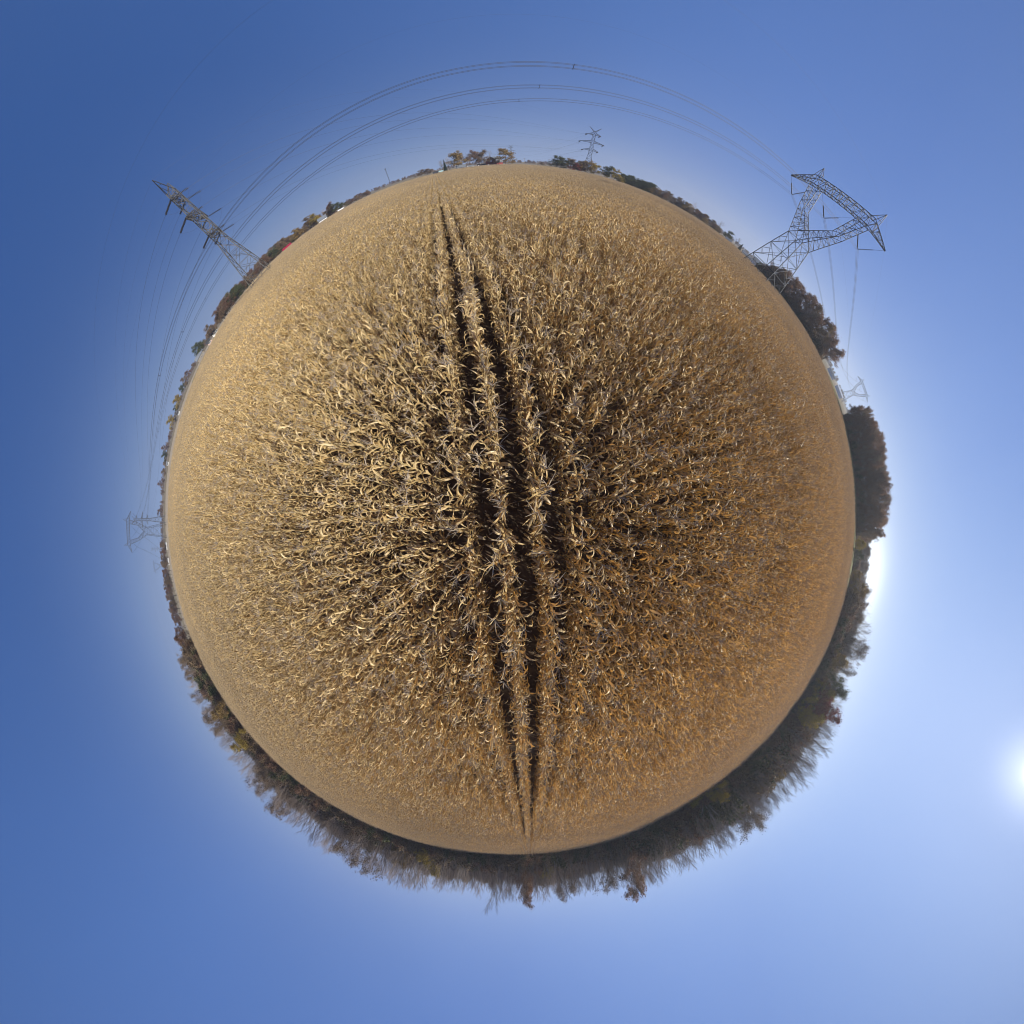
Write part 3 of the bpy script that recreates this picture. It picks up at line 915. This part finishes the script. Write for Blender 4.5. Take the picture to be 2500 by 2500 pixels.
for i in range(2600):
    a = rt.uniform(-180, 180); d = rt.uniform(780, 900)
    if -150 < a < -20: continue
    pts.append(tuple(P(a, d, -1))); ro.append(rt.uniform(0, 6.28)); sc.append(rt.uniform(.38, .52) * (1.15 if 15 < a < 27 else 1))
scatter('distant_wood', pts, ro, sc, fc, 5, 'low brown woods along the far horizon', 'wood')
mixc = source_collection('wood_tree_source', [TM['bare'][j][1] for j in range(5)] + [TM['thinleaf'][j][1] for j in (0, 2, 4)])
pts = []; ro = []; sc = []
for a0, a1, off, dep, hh, nn in ((-157, -135, 20, 50, 9.5, 220), (-135, -108, 20, 50, 14, 420), (-108, -71, 22, 45, 15, 620), (-71, -34, 20, 45, 16.5, 800), (-34, -13, 20, 40, 12.5, 340), (-16, -4, 85, 40, 12, 150)):
    for i in range(nn):
        a = rt.uniform(a0, a1); d = fdist(a) + off + rt.random() * dep
        pts.append(tuple(P(a, d, -1))); ro.append(rt.uniform(0, 6.28)); sc.append(hh / 20 * rt.uniform(.8, 1.1))
for a0, a1, off, dep, hh, nn in ((-4, 16, 46, 30, 12, 150), (27, 43, 26, 30, 8.5, 190)):
    for i in range(nn):
        a = rt.uniform(a0, a1); d = fdist(a) + off + rt.random() * dep
        pts.append(tuple(P(a, d, -1))); ro.append(rt.uniform(0, 6.28)); sc.append(hh / 20 * rt.uniform(.8, 1.1))
scatter('wood_interior', pts, ro, sc, mixc, 8, 'grey-brown mass of bare trees deep inside the woods', 'wood')
print('trees', NT[0])

# ------------------------------------------------------------------ lattice towers
def lat(mb, a0, a1, b0, b1, n, t, hz=True):
    """zigzag between the rails a0-a1 and b0-b1"""
    a0, a1, b0, b1 = map(Vector, (a0, a1, b0, b1))
    for i in range(n):
        p = a0.lerp(a1, i / n); q = b0.lerp(b1, (i + 1) / n); p2 = b0.lerp(b1, i / n); q2 = a0.lerp(a1, (i + 1) / n)
        if i % 2: mb.beam(p, q, t)
        else: mb.beam(p2, q2, t)
        if hz and i: mb.beam(p, p2, t)


def xlat(mb, a0, a1, b0, b1, n, t):
    a0, a1, b0, b1 = map(Vector, (a0, a1, b0, b1))
    for i in range(n):
        p = a0.lerp(a1, i / n); q = b0.lerp(b1, (i + 1) / n); p2 = b0.lerp(b1, i / n); q2 = a0.lerp(a1, (i + 1) / n)
        mb.beam(p, q, t); mb.beam(p2, q2, t); mb.beam(q, q2, t)


def truss(mb, A, B, n, tc, tb, x=False, chords=True):
    """a four-chord truss from the quad A to the quad B"""
    A = [Vector(v) for v in A]; B = [Vector(v) for v in B]
    for k in range(4):
        if chords: mb.beam(A[k], B[k], tc)
        j = (k + 1) % 4
        if (A[k] - A[j]).length < .05 and (B[k] - B[j]).length < .05: continue
        (xlat if x else lat)(mb, A[k], B[k], A[j], B[j], n, tb)


def sq(wx, wy, z):
    return [(-wx, -wy, z), (wx, -wy, z), (wx, wy, z), (-wx, wy, z)]


def insulator(p, q, parent, n=16, rad=.22):
    """string of discs on a thin rod in the last part before q"""
    p = Vector(p); q = Vector(q); mb = MB()
    d = (q - p); L = d.length; d.normalize()
    a = q - d * min(L, 4.4)
    mb.beam(p, q, .07, 4)
    for i in range(n):
        c = a + d * (min(L, 4.4) - .3) * (i / (n - 1))
        mb.beam(c - d * .07, c + d * .07, rad * 2, 6, rad * 1.2, cap=True)
    return mb.build('insulator_string', M_insul, parent)


def cat_tower(loc, rz, label, group, fine=True):
    """single-circuit tower with a forked body: local X runs along the bridge, Y along the line"""
    t = empty('lattice_tower', loc, rz, label, 'transmission tower', group)
    tl, tb = (.30, .15) if fine else (.36, .17)
    base, waist = sq(7.4, 7.4, 0), sq(3.5, 3.5, 20.5)
    for k in range(4):
        mb = MB(); mb.beam(base[k], waist[k], tl); mb.box((base[k][0] - .4, base[k][1] - .4, -.2), (base[k][0] + .4, base[k][1] + .4, .5))
        mb.build('leg', M_steel, t)
    mb = MB()
    zs = [0, 6.5, 13.7, 20.5]; hw = lambda z: 7.4 + (3.5 - 7.4) * z / 20.5
    for i in range(3):
        A, B = sq(hw(zs[i]), hw(zs[i]), zs[i]), sq(hw(zs[i + 1]), hw(zs[i + 1]), zs[i + 1])
        truss(mb, A, B, 1, tl, tb * 1.2, x=True, chords=False)
        for k in range(4):      # secondary bracing
            j = (k + 1) % 4; a0, a1, b0, b1 = map(Vector, (A[k], B[k], A[j], B[j]))
            mid = (a0 + b1) / 2 * .5 + (b0 + a1) / 2 * .5
            mb.beam(a0.lerp(a1, .5), mid.lerp(a0, .45), tb * .7); mb.beam(b0.lerp(b1, .5), mid.lerp(b0, .45), tb * .7)
            mb.beam(a0.lerp(a1, .5), mid.lerp(a1, .5), tb * .7); mb.beam(b0.lerp(b1, .5), mid.lerp(b1, .5), tb * .7)
    mb.build('body_bracing', M_steel, t)
    for s in (-1, 1):
        mb = MB()
        W = [(s * 3.5, -3.5, 20.5), (0, -2.6, 24.0), (0, 2.6, 24.0), (s * 3.5, 3.5, 20.5)]
        E_ = [(s * 9.2, -1.7, 30.2), (s * 6.4, -1.7, 30.0), (s * 6.4, 1.7, 30.0), (s * 9.2, 1.7, 30.2)]
        T_ = [(s * 12.0, -1.3, 38.2), (s * 8.2, -1.3, 38.2), (s * 8.2, 1.3, 38.2), (s * 12.0, 1.3, 38.2)]
        truss(mb, W, E_, 6, tl * .8, tb); truss(mb, E_, T_, 5, tl * .8, tb)
        mb.beam((s * 3.5, -3.5, 20.5), (0, -2.6, 24), tl * .7); mb.beam((s * 3.5, 3.5, 20.5), (0, 2.6, 24), tl * .7)
        mb.beam((0, 0, 20.5), (0, -2.6, 24), tb); mb.beam((0, 0, 20.5), (0, 2.6, 24), tb)
        mb.build('fork', M_steel, t)
        mb = MB()
        r1 = [(s * 12, -1.3, 38.2), (s * 12, 1.3, 38.2), (s * 12, 1.3, 41.0), (s * 12, -1.3, 41.0)]
        tip = [(s * 20.6, -.15, 37.0), (s * 20.6, .15, 37.0), (s * 20.6, .15, 37.2), (s * 20.6, -.15, 37.2)]
        truss(mb, r1, tip, 7, tl * .7, tb)
        mb.build('crossarm', M_steel, t)
        mb = MB()
        for q in ((s * 10.6, -1.3, 41), (s * 13.2, -1.0, 40.5), (s * 13.2, 1.0, 40.5), (s * 10.6, 1.3, 41)): mb.beam(q, (s * 12.6, 0, 44.4), tb * 1.2)
        mb.beam((s * 11.3, -.8, 42.2), (s * 11.3, .8, 42.2), tb); mb.beam((s * 11.3, .8, 42.2), (s * 12.9, .6, 42), tb)
        mb.build('peak', M_steel, t)
    mb = MB()
    A = [(-12, -1.3, 38.2), (-12, 1.3, 38.2), (-12, 1.3, 41.0), (-12, -1.3, 41.0)]
    B = [(12, -1.3, 38.2), (12, 1.3, 38.2), (12, 1.3, 41.0), (12, -1.3, 41.0)]
    truss(mb, A, B, 16, tl * .8, tb)
    mb.build('bridge', M_steel, t)
    ph = (-15.2, 0, 15.2)
    for x in ph:
        ends = ((-7.6, 38.2), (7.6, 38.2)) if x == 0 else (((20.4, 37.0), (10.6, 35.8)) if x > 0 else ((-20.4, 37.0), (-10.6, 35.8)))
        for ex, ez in ends: insulator((ex, 0, ez), (x, 0, 31.6), t)
    return t, [(x, 31.4) for x in ph], [(-12.6, 44.3), (12.6, 44.3)]


ARMS = [(5.8, 37.4), (10.4, 30.2), (6.8, 23.2)]


def twin_tower(loc, rz, label, group, material, fine=True):
    """double-circuit dead-end tower: arms along local X"""
    t = empty('lattice_tower', loc, rz, label, 'transmission tower', group)
    tl, tb = (.32, .15) if fine else (.4, .2)
    hw = lambda z: 4.7 + (1.7 - 4.7) * z / 20 if z < 20 else 1.7 - .5 * (z - 20) / 20
    zs = [0, 6, 11, 15.5, 20, 23.2, 26.5, 30.2, 33.8, 37.4, 40.4]
    for sx in (-1, 1):
        for sy in (-1, 1):
            mb = MB()
            for i in range(len(zs) - 1): mb.beam((sx * hw(zs[i]), sy * hw(zs[i]), zs[i]), (sx * hw(zs[i + 1]), sy * hw(zs[i + 1]), zs[i + 1]), tl)
            mb.box((sx * 4.7 - .35, sy * 4.7 - .35, -.2), (sx * 4.7 + .35, sy * 4.7 + .35, .5))
            mb.build('leg', material, t)
    mb = MB()
    for i in range(len(zs) - 1):
        A, B = sq(hw(zs[i]), hw(zs[i]), zs[i]), sq(hw(zs[i + 1]), hw(zs[i + 1]), zs[i + 1])
        truss(mb, A, B, 1, tl, tb, x=True, chords=False)
        if i < 3:
            for k in range(4):
                j = (k + 1) % 4; a0, a1, b0, b1 = map(Vector, (A[k], B[k], A[j], B[j])); mid = (a0 + b0 + a1 + b1) / 4
                mb.beam(a0.lerp(a1, .5), mid, tb * .7); mb.beam(b0.lerp(b1, .5), mid, tb * .7)
    mb.build('body_bracing', material, t)
    for aw, az_ in ARMS:
        for s in (-1, 1):
            mb = MB(); h0 = hw(az_)
            A = [(s * h0, -h0, az_), (s * h0, h0, az_), (s * hw(az_ + 1.9), hw(az_ + 1.9), az_ + 1.9), (s * hw(az_ + 1.9), -hw(az_ + 1.9), az_ + 1.9)]
            B = [(s * aw, -.35, az_), (s * aw, .35, az_), (s * aw, .3, az_ + .2), (s * aw, -.3, az_ + .2)]
            truss(mb, A, B, 3 if aw < 8 else 5, tl * .7, tb)
            mb.build('crossarm', material, t)
    for s in (-1, 1):
        mb = MB(); h0 = hw(40.4)
        for q in ((s * h0, -h0, 40.4), (s * h0, h0, 40.4), (0, h0, 40.4), (0, -h0, 40.4)): mb.beam(q, (s * 5.3, 0, 44.2), tb * 1.3)
        mb.beam((s * h0, 0, 40.4), (s * 3.4, .5, 42.6), tb); mb.beam((s * 3.4, -.5, 42.6), (s * 3.4, .5, 42.6), tb)
        mb.build('earth_wire_horn', material, t)
    return t


def wire_pts(a, b, sag, n=36):
    a = Vector(a); b = Vector(b)
    out = []
    for i in range(n + 1):
        u = i / n; p = a.lerp(b, u); p.z -= 4 * sag * u * (1 - u); out.append(p)
    return out


def wire_mesh(pts, rad):
    mb = MB()
    for i in range(len(pts) - 1): mb.beam(pts[i], pts[i + 1], rad * 2, 4)
    return mb


def bundle(a, b, sag, label, group, sub=.24, rad=.022, spacers=True, n4=True):
    """one phase: four sub-conductors with spacers, a thing whose parts hang together"""
    a = Vector(a); b = Vector(b)
    t = empty('power_line', a, 0, label, 'power line', group)
    dv = (b - a).normalized(); sd_ = dv.cross(Vector((0, 0, 1))).normalized()
    pts = [p - a for p in wire_pts(a, b, sag)]
    for dx, dz in ((-sub, 0), (sub, 0), (-sub, 2 * sub), (sub, 2 * sub)) if n4 else ((-sub, 0), (sub, 0)):
        wire_mesh([p + sd_ * dx + Vector((0, 0, dz)) for p in pts], rad).build('conductor', M_wire, t)
    if spacers:
        for u in (.2, .4, .6, .8):
            p = pts[int(u * 36)]; mb = MB(); c = p + Vector((0, 0, sub))
            for s1 in (-1, 1): mb.beam(c + sd_ * sub * s1 * 1.3 + Vector((0, 0, sub * 1.3)), c - sd_ * sub * s1 * 1.3 - Vector((0, 0, sub * 1.3)), .06)
            mb.build('spacer', M_wire, t)
    return t


def single_wire(a, b, sag, rad, label, name='power_line', group=None):
    o = wire_mesh(wire_pts(a, b, sag), rad).build(name, M_wire)
    return tag(o, label, 'power line', group)


# line with the forked towers
CT = [(P(19.3, 540), 'far forked lattice tower in the gap between the right groves'), (P(43.3, 130), 'large forked steel lattice tower at the upper right'),
      (P(183, 370), 'forked lattice tower beyond the left edge of the field'), (P(188.7, 1050), 'faint distant forked tower low on the left')]
cps = []
for i, (p, lab) in enumerate(CT):
    q = CT[min(i + 1, 3)][0] - CT[max(i - 1, 0)][0]
    ang = math.atan2(q.y, q.x) + math.pi / 2
    if i == 1: ang = R(281)
    t, ph, ew = cat_tower(p, ang, lab, None, fine=(i in (1, 2)))
    m = Matrix.Translation(p) @ Matrix.Rotation(ang, 4, 'Z')
    cps.append(([m @ Vector((x, 0, z)) for x, z in ph], [m @ Vector((x, 0, z)) for x, z in ew]))
PN = ['outer', 'middle', 'inner']
for i in range(3):
    A, B = cps[i], cps[i + 1]
    sag = (17, 20.8, 24)[i]
    near_ = (i == 1)
    wh = ('beyond the large right tower', 'arching over the top', 'far left past the forked tower')[i]
    for k in range(3):
        nm = ('innermost arc', 'middle arc', 'outermost arc')[k]
        bundle(A[0][k], B[0][k], sag, f'bundled power line {wh}, {nm}', f'bundled lines {wh}', rad=.021 if near_ else .026)
    for k in range(2):
        single_wire(A[1][k], B[1][k], sag * .8, .007 if near_ else .01, f'thin earth wire {wh}, {("first", "second")[k]} horn', 'earth_wire', f'earth wires {wh}')

# the double-circuit line that turns at the left tower
TT = [(P(181.2, 470), 'double-circuit lattice tower beyond the left edge of the field', M_steel), (P(136.8, 120), 'tall narrow lattice tower at the upper left seen end-on', M_warmsteel),
      (P(77.7, 332), 'double-circuit lattice tower behind the trees at the top', M_steel), (P(90.2, 820), 'small far double-circuit tower above the golden tree', M_steel)]
FAR = P(185.9, 1080)
pos = [FAR] + [p for p, _, _ in TT]
tips = [None] * 5
twin_tower(FAR, R(95), 'faint distant double-circuit tower low on the left', None, M_steel, False)
angs = [R(95)]
for i, (p, lab, m_) in enumerate(TT):
    a = (pos[i] - p).normalized(); b = (pos[i + 2] - p).normalized() if i + 2 < len(pos) else -a
    bis = a + b
    if bis.length < .15: bis = Vector((-a.y, a.x, 0))
    ang = math.atan2(bis.y, bis.x)
    tw = twin_tower(p, ang, lab, None, m_, fine=(i in (1,)))
    angs.append(ang)
    TT[i] = (p, lab, m_, tw)


def arm_pts(p, ang, sgn=1):
    m = Matrix.Translation(p) @ Matrix.Rotation(ang, 4, 'Z')
    return [m @ Vector((s * sgn * aw, 0, z)) for aw, z in ARMS for s in (-1, 1)], [m @ Vector((s * sgn * 5.3, 0, 44.2)) for s in (-1, 1)]


AP = [arm_pts(pos[i], angs[i]) for i in range(5)]
CORN = ['top arm', 'top arm', 'middle arm', 'middle arm', 'bottom arm', 'bottom arm']
for i in range(4):
    wh = ('between the faint left towers', 'left of the tall left tower', 'right of the tall left tower', 'behind the top trees')[i]
    A, B = AP[i], AP[i + 1]
    # pair the arm ends so that the wires do not cross
    da = (pos[i + 1] - pos[i]).normalized(); nrm = Vector((-da.y, da.x, 0))
    def side(pt, o): return (pt - o).dot(nrm) > 0
    for k in range(3):
        a2 = sorted(A[0][2 * k:2 * k + 2], key=lambda v: (v - pos[i]).dot(nrm)); b2 = sorted(B[0][2 * k:2 * k + 2], key=lambda v: (v - pos[i + 1]).dot(nrm))
        for s in range(2):
            pa, pb = a2[s].copy(), b2[s].copy()
            d = (pb - pa).normalized()
            ia = d * 5.0 + Vector((0, 0, -.9)); ib = -d * 5.0 + Vector((0, 0, -.9))
            for (base_, off, ti) in ((pa, ia, i), (pb, ib, i + 1)):
                if ti in (2, 3):
                    tw = TT[ti - 1][3]; mi_ = (Matrix.Translation(pos[ti]) @ Matrix.Rotation(angs[ti], 4, 'Z')).inverted()
                    insulator(mi_ @ base_, mi_ @ (base_ + off), tw, n=12, rad=.34)
            single_wire(pa + ia, pb + ib, (26, 13, 8, 14)[i], (.034, .028, .026, .034)[i],
                        f'power wire {wh}, {("bottom", "middle", "top")[::-1][k]} arm, {("right", "left")[s]} circuit', 'power_line', f'single wires {wh}')
    a2 = sorted(A[1], key=lambda v: (v - pos[i]).dot(nrm)); b2 = sorted(B[1], key=lambda v: (v - pos[i + 1]).dot(nrm))
    for s in range(2):
        single_wire(a2[s], b2[s], (22, 10, 6, 11)[i], .012, f'thin earth wire {wh}, {("right", "left")[s]} horn', 'earth_wire', f'thin earth wires {wh}')
# jumper loops under the arms of the two dead-end towers near the field
for ti in (2, 3):
    tw = TT[ti - 1][3]; mi_ = (Matrix.Translation(pos[ti]) @ Matrix.Rotation(angs[ti], 4, 'Z')).inverted()
    for k, pt in enumerate(AP[ti][0]):
        ea = pt + (pos[ti - 1] - pos[ti]).normalized() * 5 + Vector((0, 0, -.9)); eb = pt + (pos[ti + 1] - pos[ti]).normalized() * 5 + Vector((0, 0, -.9))
        wire_mesh([mi_ @ p for p in wire_pts(ea, eb, 2.6, 12)], .02).build('jumper_loop', M_wire, tw)

# radio mast
t = empty('radio_mast', P(110.3, 1150), 0, 'thin lattice radio mast on the upper left horizon', 'mast')
mb = MB()
truss(mb, sq(1.1, 1.1, 0), sq(.9, .9, 56), 22, .4, .25); mb.build('mast_frame', M_steel, t)
mb = MB()
for a in range(6): mb.box((2.2 * math.cos(a) - .3, 2.2 * math.sin(a) - .3, 53), (2.2 * math.cos(a) + .3, 2.2 * math.sin(a) + .3, 56))
mb.beam((-2.2, 0, 54.5), (2.2, 0, 54.5), .3); mb.beam((0, -2.2, 54.5), (0, 2.2, 54.5), .3)
mb.build('antenna', M_steel, t)

# ------------------------------------------------------------------ farm buildings
def house(name, cat, az, d, face, w_, dep, h, rh, wallm, roofm, label, gambrel=False, windows=3, door=True, winm=None):
    if name != 'barn': w_ *= .55; dep *= .6; h *= .85; rh *= .8
    t = empty(name, P(az, d), R(face), label, cat)
    mb = MB(); x, y = w_ / 2, dep / 2
    if gambrel:
        prof = [(-y, 0), (y, 0), (y, h), (y * .68, h + rh * .62), (0, h + rh), (-y * .68, h + rh * .62), (-y, h)]
    else:
        prof = [(-y, 0), (y, 0), (y, h), (0, h + rh), (-y, h)]
    n = len(prof)
    mb.add([(-x, a, b) for a, b in prof] + [(x, a, b) for a, b in prof],
           [tuple(range(n))[::-1], tuple(range(n, 2 * n))] + [(i, (i + 1) % n, n + (i + 1) % n, n + i) for i in (0, 1, n - 1)])
    mb.build('wall', wallm, t)
    mb = MB(); top = prof[2:]
    for i in range(len(top) - 1):
        a = Vector((0, *top[i])); b = Vector((0, *top[i + 1])); dd = (b - a).normalized()
        if i == 0: a = a - dd * .5
        if i == len(top) - 2: b = b + dd * .5
        nn = Vector((0, -dd.z, dd.y)) * .22
        if nn.z < 0: nn = -nn
        q = [a + nn * .1, b + nn * .1, b + nn, a + nn]
        mb.add([(-x - .5, v.y, v.z) for v in q] + [(x + .5, v.y, v.z) for v in q], [(0, 1, 2, 3)[::-1], (4, 5, 6, 7), (0, 1, 5, 4), (1, 2, 6, 5), (2, 3, 7, 6), (3, 0, 4, 7)])
    mb.build('roof', roofm, t)
    for sy in (-1, 1):
        for k in range(windows):
            cx = -x + w_ * (k + 1) / (windows + 1)
            mb = MB(); mb.box((cx - .6, sy * y - .06, h * .38), (cx + .6, sy * y + .06, h * .38 + 1.3)); f = mb.build('window', winm or M_white, t)
            mb = MB(); mb.box((cx - .5, sy * y - .09, h * .38 + .1), (cx + .5, sy * y + .09, h * .38 + 1.2)); mb.build('pane', M_glass, f)
    if door:
        mb = MB(); mb.box((x - .06, -1.0, 0), (x + .06, 1.0, min(h - .2, 2.6))); mb.build('door', M_white if wallm is not M_white else M_darkroof, t)
    return t


b_ = house('barn', 'barn', 92.9, 345, 68, 15, 12, 4.8, 5.2, M_barnred, M_grey_roof, 'red gambrel barn with a pale roof at the top of the field', True, 0)
mb = MB(); mb.box((-7.62, -1.0, 5.4), (-7.54, 1.0, 7.0)); mb.build('loft_door', M_white, b_)
house('farmhouse', 'house', 98.4, 300, 10, 14, 9, 3.8, 2.6, M_white, M_grey_roof, 'white farmhouse with a grey roof below the golden farmyard tree')
house('shed', 'shed', 96.6, 318, 8, 10, 7, 2.8, 1.8, M_darkroof, M_grey_roof, 'dark low shed between the farmhouse and the barn', windows=2)
house('shed', 'shed', 95.0, 330, 4, 14, 7, 3.0, 1.8, M_barnred, M_darkroof, 'dark red low shed leading to the barn', windows=2)
house('outbuilding', 'shed', 102.6, 300, 12, 9, 6, 2.6, 1.9, M_barnred, M_darkroof, 'small red outbuilding left of the farmyard', windows=2)
house('outbuilding', 'shed', 101.7, 292, 12, 7, 5, 2.6, 1.5, M_teal, M_teal, 'pale teal outbuilding left of the farmyard', windows=1)
house('machine_shed', 'shed', 130.35, 262, 130.35 + 90 + 4, 14, 7, 2.4, 1.9, M_darkroof, M_pinkred, 'long shed with a bright crimson roof at the upper left', windows=0, door=False)
house('pale_house', 'house', 122.9, 272, 28, 13, 8, 4.3, 2.6, M_white, M_grey_roof, 'pale grey house beside the yellow tree at the upper left')
house('white_shed', 'shed', 119.5, 272, 28, 8, 4, 2.9, .8, M_white, M_white, 'low white trailer house at the upper left edge of the field', windows=2)
house('brick_house', 'house', 150.7, 300, 60, 9, 7, 3.2, 2.2, M_brick, M_darkroof, 'pink brick house beside the lone green tree on the left')
house('white_house', 'house', 148.9, 305, 60, 13, 8, 3.4, 2.0, M_white, M_darkroof, 'white farmhouse above the pink brick house on the left', windows=4)
house('dark_house', 'house', 153.4, 330, 64, 22, 12, 4.5, 3.4, M_wood, M_grey_roof, 'dark brown house with a wide grey roof on the left')
house('white_shed', 'shed', 185.6, 440, 95, 18, 9, 2.2, .9, M_palewall, M_grey_roof, 'long white shed behind the left forked tower', windows=0)
house('white_shed', 'shed', 188.2, 430, 98, 16, 9, 2.2, .9, M_palewall, M_grey_roof, 'second long white shed below the left forked tower', windows=0)
house('machine_hall', 'shed', 45.0, 245, 135 + 4, 20, 16, 5.0, 3.0, M_white, M_grey_roof, 'grey roofed white machine hall beside the right tower foot', windows=0)
house('long_shed', 'shed', 47.2, 262, 135 + 8, 22, 8, 3.4, 1.6, M_white, M_grey_roof, 'low grey shed between the bare trees and the machine hall', windows=2)
house('white_house', 'house', 51.5, 270, 140, 9, 7, 3.2, 1.6, M_white, M_grey_roof, 'small white house under the lone green tree', windows=2)
house('white_shed', 'shed', 23.4, 400, 112, 26, 10, 3.8, 1.6, M_white, M_grey_roof, 'white farm shed in the gap between the groves', windows=0)
house('white_shed', 'shed', 20.2, 420, 112, 30, 12, 4.4, 1.8, M_white, M_white, 'bright white hall in the gap near the small forked tower', windows=0)
house('small_house', 'house', 163.5, 462, 75, 10, 8, 2.8, 1.6, M_palewall, M_darkroof, 'small white house under the far trees on the left')
house('small_house', 'house', 172.0, 468, 80, 9, 7, 2.6, 1.5, M_palewall, M_grey_roof, 'tiny white house under the far tree row on the left')


def car(az, d, face, body, label):
    t = empty('parked_car', P(az, d), R(face), label, 'car')
    prof = [(-2.2, .35), (2.2, .35), (2.25, .8), (1.3, .95), (.7, 1.45), (-1.2, 1.48), (-1.9, 1.0), (-2.25, .9)]
    mb = MB(); n = len(prof)
    mb.add([(x, -.85, z) for x, z in prof] + [(x, .85, z) for x, z in prof], [tuple(range(n)), tuple(range(n, 2 * n))[::-1]] + [(i, n + i, n + (i + 1) % n, (i + 1) % n) for i in range(n)])
    mb.build('body', body, t)
    for s in (-1, 1):
        mb = MB(); mb.add([(1.1, s * .87, .98), (.65, s * .87, 1.38), (-1.15, s * .87, 1.4), (-1.6, s * .87, 1.02)], [(0, 1, 2, 3)]); mb.build('window', M_glass, t)
        for x in (-1.35, 1.35):
            mb = MB(); mb.beam((x, s * .7, .33), (x, s * .9, .33), .66, 10, cap=True); mb.build('wheel', M_tyre, t)


car(73.6, 277, -20, M_white, 'white car parked under the golden tree at the upper right')
car(74.4, 277, -16, M_grey_roof, 'grey car parked left of the white one at the upper right')
car(72.8, 277, -18, M_white, 'second white car, right of the first, under the golden tree')
car(94.7, 300, 5, M_white, 'white car parked below the farmyard shed')
for k, a in enumerate((93.9, 95.5, 96.4, 97.3)):
    t = empty('fence_post', P(a, 298), 0, 'short white post along the farmyard edge', 'post', 'white posts along the farmyard edge')
    mb = MB(); mb.box((-.35, -.35, 0), (.35, .35, 3.2)); mb.build('shaft', M_white, t)
for az_, d_, h_, lab in ((101.3, 282, 8, 'by the farmyard conifer'), (84.0, 300, 9, 'left of the green pair at the top'), (88.0, 380, 9, 'in the low thicket at the top'), (92.2, 328, 8.5, 'between barn and golden tree')):
    t = empty('utility_pole', P(az_, d_), R(az_ + 90), f'wooden utility pole {lab}', 'pole')
    mb = MB(); mb.beam((0, 0, 0), (0, 0, h_), .32, 6, .24); mb.build('shaft', M_wood, t)
    mb = MB(); mb.beam((-1.1, 0, h_ - .6), (1.1, 0, h_ - .6), .16); mb.build('cross_bar', M_wood, t)

# ------------------------------------------------------------------ thin autumn haze over the whole scene
hz_m = bpy.data.materials.new('haze')
hz_m.use_nodes = True
hn = hz_m.node_tree; hn.nodes.remove(hn.nodes['Principled BSDF'])
pv = hn.nodes.new('ShaderNodeVolumePrincipled')
pv.inputs['Color'].default_value = (.86, .92, 1.0, 1)
pv.inputs['Density'].default_value = 0.00035
pv.inputs['Anisotropy'].default_value = 0.35
hn.links.new(pv.outputs[0], hn.nodes['Material Output'].inputs['Volume'])
mb = MB(); mb.box((-1350, -1350, -1.2), (1350, 1350, 75))
tag(mb.build('haze', hz_m), 'thin pale haze over the field and woods', kind='stuff')
